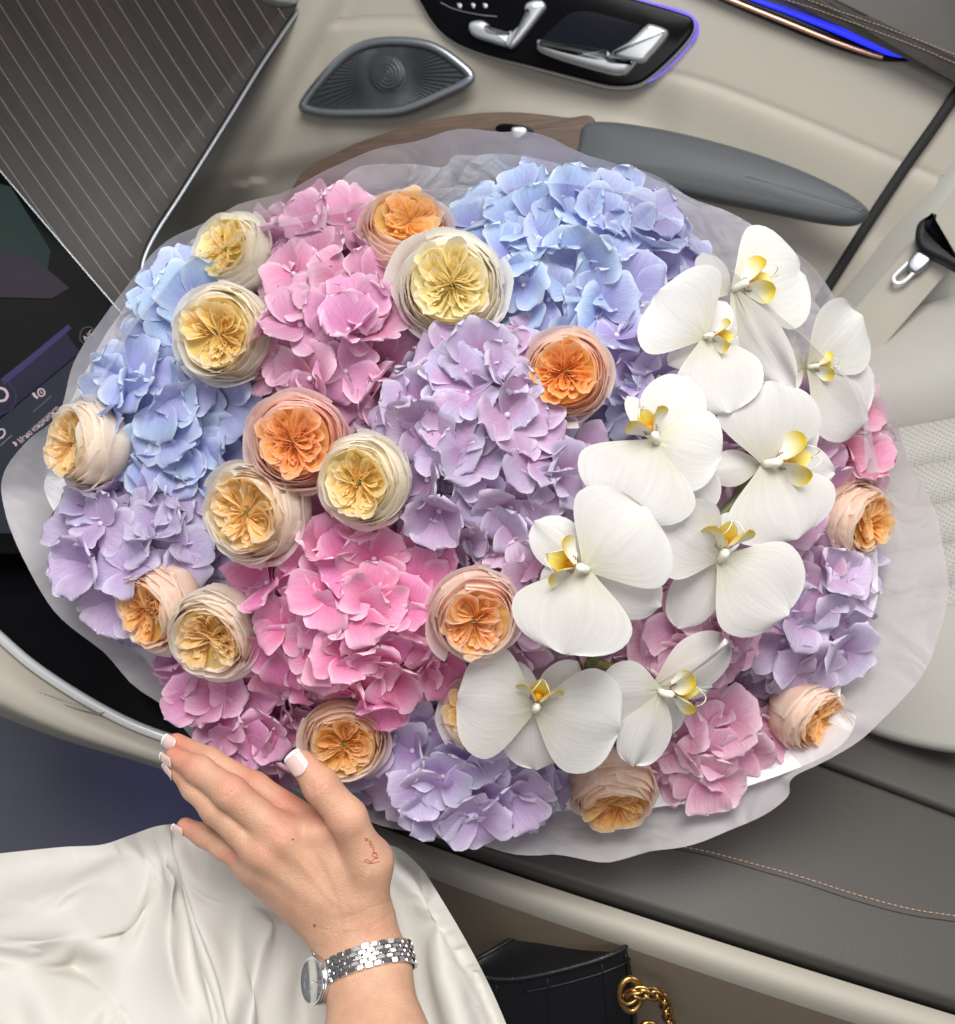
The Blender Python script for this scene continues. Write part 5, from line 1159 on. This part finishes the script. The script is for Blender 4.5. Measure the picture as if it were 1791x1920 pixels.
# ------------------------------------------------------------------ garment over the lap
LAP = Plane(300, 1750, .705, (.02, -.30, .95))
NU, NV = 96, 66
top = cr(np.array([(-160, 1612), (-40, 1604), (40, 1596), (120, 1588), (190, 1584), (245, 1566), (300, 1548), (350, 1550), (430, 1585), (520, 1600), (620, 1600), (700, 1584), (750, 1592), (796, 1634)], float), NU)
bot = cr(np.array([(-160, 2110), (200, 2110), (500, 2110), (800, 2110), (1010, 2110)], float), NU)
tt = np.linspace(0, 1, NV)[:, None, None]
Q = top[None] * (1 - tt) + bot[None] * tt
Q[:, :, 0] += 26 * np.sin(tt[:, :, 0] * math.pi) * smooth(.6, 1, np.linspace(0, 1, NU))[None]
qx, qy = Q[:, :, 0], Q[:, :, 1]
off = np.zeros(qx.shape)
def ridge(pts, h, s1, s2):
    global off
    g, sd = gauss_line(qx, qy, pts, s1, s2); off = off + h * g
def roll(pts, h, R, decay, side=1):
    "rises from a line like a quarter round and eases away"
    global off
    g, sd = gauss_line(qx, qy, pts, 10, 10); sd = sd * side; c = np.clip(sd / R, 0, 1)
    off = off + h * np.sqrt(np.clip(1 - (1 - c) ** 2, 0, 1)) * np.exp(-np.clip(sd - R, 0, None) / decay)
off -= .030 * smooth(34, 0, (qy - top[None, :, 1]))
off -= .05 * smooth(.80, 1.0, np.linspace(0, 1, NU))[None] ** 1.5
roll([(-160, 1700), (0, 1704), (80, 1712), (160, 1754), (225, 1830), (262, 1920), (280, 2110)], .034, 230, 900)
ridge([(392, 1640), (380, 1720), (390, 1820), (430, 1960), (440, 2110)], .022, 110, 120)
ridge([(640, 1700), (700, 1760), (790, 1900), (850, 2040)], .020, 100, 90)
body_v = LAP.grid(qx, qy, off)
# let real cloth, cut too wide, settle on the lap so that it folds by itself (simulated ten times as large)
KS = 10.0
start = LAP.grid(qx, qy, off + .012 + .009 * np.sin(qx * .040 + 1.6 * np.sin(qy * .008 + 1) + qy * .010) * smooth(1590, 1680, qy) + .003 * np.sin(qx * .013 - qy * .03)
    + .034 * gauss_line(qx, qy, [(300, 1560), (280, 1640), (268, 1720), (276, 1800), (310, 1870), (400, 1950), (440, 2110)], 34, 26)[0] + .026 * gauss_line(qx, qy, [(262, 1570), (220, 1640), (150, 1684), (40, 1696), (-160, 1700)], 26, 26)[0] + .016 * gauss_line(qx, qy, [(505, 1660), (486, 1760), (480, 1860), (470, 2110)], 20, 20)[0])
def up(v): return (v - CAM) * KS
me_c = make_mesh('lap_shape', up(body_v), quads(NV, NU)); col_o = bpy.data.objects.new('lap_shape', me_c); coll.objects.link(col_o)
col_o.modifiers.new('c', 'COLLISION'); col_o.collision.thickness_outer = .02; col_o.collision.cloth_friction = 8
me_g = make_mesh('garment_rest', up(start), quads(NV, NU)); g_o = bpy.data.objects.new('garment_rest', me_g); coll.objects.link(g_o)
vg = g_o.vertex_groups.new(name='pin')
vg.add(list(range(NU)) + [(NV - 1) * NU + i for i in range(NU)] + [j * NU for j in range(NV)] + [j * NU + NU - 1 for j in range(NV)], 1.0, 'REPLACE')
cl_ = g_o.modifiers.new('cloth', 'CLOTH'); st_ = cl_.settings
st_.quality = 5; st_.mass = .3; st_.tension_stiffness = 15; st_.compression_stiffness = 15; st_.shear_stiffness = 5; st_.bending_stiffness = 4.0; st_.air_damping = 1
st_.shrink_min = -.035; st_.shrink_max = -.035; st_.vertex_group_mass = 'pin'
cl_.collision_settings.distance_min = .02; cl_.collision_settings.collision_quality = 2; cl_.collision_settings.use_self_collision = False
cl_.point_cache.frame_start = 1; cl_.point_cache.frame_end = 60
for fr in range(1, 40): scene.frame_set(fr)
ev = g_o.evaluated_get(bpy.context.evaluated_depsgraph_get()); em = ev.to_mesh()
gv = np.empty(len(em.vertices) * 3); em.vertices.foreach_get('co', gv); gv = gv.reshape(-1, 3) / KS + CAM; ev.to_mesh_clear()
bpy.data.objects.remove(g_o); bpy.data.objects.remove(col_o); scene.frame_set(1)
satin = pbr('cream_satin', lin((211, 207, 199)), .46, spec=.3, var=.02, vscale=40, bump=.2, bscale=1800, sheen=.1)
gar = part('satin_garment', None, gv, quads(NV, NU), satin)
sb_ = gar.modifiers.new('s', 'SUBSURF'); sb_.levels = 2; sb_.render_levels = 2
tag(gar, 'cream satin garment in soft folds over the lap below the hand', 'garment')

# ------------------------------------------------------------------ handbag
bagm = leather('black_bag_leather', (.010, .010, .012), .36, bump=.35, scale=1100, spec=.5)
gold = pbr('gold_metal', lin((186, 148, 92)), .28, metal=1, var=.05)
bag = thing('handbag', 'black leather handbag with gold ring and chain beside the lap', 'handbag', P(1060, 1880, .86))
front = np.array([P(862, 1812, .83), P(890, 1826, .822), P(930, 1836, .815), P(980, 1834, .810), (P(1040, 1822, .806)), P(1100, 1806, .804), P(1136, 1794, .804), P(1160, 1784, .808), P(1174, 1774, .817)])
backp = np.array([P(1178, 1762, .832), P(1168, 1750, .846), P(1140, 1738, .855), P(1080, 1736, .862), P(1015, 1733, .868), P(975, 1752, .868), P(925, 1782, .866), P(880, 1806, .856)])
rim = cr(np.concatenate([front, backp]), 90, True)
dn = np.array([.010, -.055, -.15]); cen = rim.mean(0)
rows = []
for t in np.linspace(0, 1, 14):
    bul = 1 + .10 * math.sin(t * math.pi * .8) + .04 * t
    rows.append(cen + (rim - cen) * bul + dn * t)
part('body', bag, np.concatenate(rows), quads(14, 90, True), bagm)
rows = [rim, cen + (rim - cen) * .95 + dn * .02]
for t in np.linspace(.05, .7, 8): rows.append(cen + (rim - cen) * (.94 - .35 * t) + dn * t)
part('lining', bag, np.concatenate(rows), quads(10, 90, True) + [tuple(range(9 * 90, 10 * 90))], pbr('bag_lining', (.006, .006, .007), .6))
v, f = tube_vf(np.concatenate([rim, rim[:1]]), .0022, 8, caps=False); part('rim_piping', bag, v, f, bagm)
fl_ = cr(np.concatenate([backp, front[:1]]), 40); fr_ = cr(front, 40)[::-1]
rows = [fl_ * (1 - t) + fr_ * t * 1.0 + np.array([0, 0, -.010 * math.sin(t * math.pi) - .006 * t]) for t in np.linspace(0, .97, 10)]
part('gusset', bag, np.concatenate(rows), quads(10, 40), bagm)
bodyf = lambda i, t: cen + (rim[i] - cen) * (1.016 + .10 * math.sin(t * math.pi * .8) + .04 * t) + dn * t
for i in (11, 20, 30, 40):
    v, f = tube_vf(np.array([bodyf(i, t) for t in np.linspace(.04, 1, 16)]), .0009, 6); part('seam', bag, v, f, bagm)
v, f = tube_vf(np.array([bodyf(i, .10) for i in range(16, 44)]), .0008, 6); part('pocket_edge', bag, v, f, bagm)
RP = Plane(1180, 1864, .792, (.15, -.75, .65))
line('ring', bag, RP, [(1162, 1862), (1168, 1842), (1182, 1835), (1197, 1842), (1204, 1862), (1198, 1884), (1183, 1896), (1168, 1886)], .0027, gold, n=48, closed=True, seg=12)
line('ring', bag, RP, [(1200, 1936), (1206, 1922), (1216, 1918), (1228, 1922), (1234, 1936), (1228, 1950), (1216, 1954), (1206, 1950)], .0024, gold, off=-.004, n=48, closed=True, seg=12)
chain = cr(np.array([RP.at(1176, 1872, .003), RP.at(1196, 1862, .005), RP.at(1216, 1864, .004), RP.at(1236, 1866, .001), RP.at(1247, 1878, -.002), RP.at(1250, 1898, -.006), RP.at(1256, 1916, -.010), RP.at(1266, 1934, -.012)]), 15)
tv = []
for k in range(25): a = 2 * math.pi * k / 24; tv.append((math.cos(a) * .0072, math.sin(a) * .0046, .0012 * math.sin(2 * a)))
lv_, lf_ = tube_vf(np.array(tv), .0016, 8, caps=False); lme = make_mesh('chain_link', lv_, lf_, gold)
for k in range(len(chain) - 1):
    p = (chain[k] + chain[k + 1]) / 2; d = chain[k + 1] - chain[k]; d /= np.linalg.norm(d); zz = np.cross(d, RP.n); nn = RP.n * math.cos(.8 * (1 if k % 2 else -1)) + zz * math.sin(.8 * (1 if k % 2 else -1)); nn -= d * (nn @ d); nn /= np.linalg.norm(nn); yy = np.cross(nn, d)
    o = bpy.data.objects.new('chain_link', lme); coll.objects.link(o); o.parent = bag; o.matrix_local = mat4(d, yy, nn, p - wloc(bag))
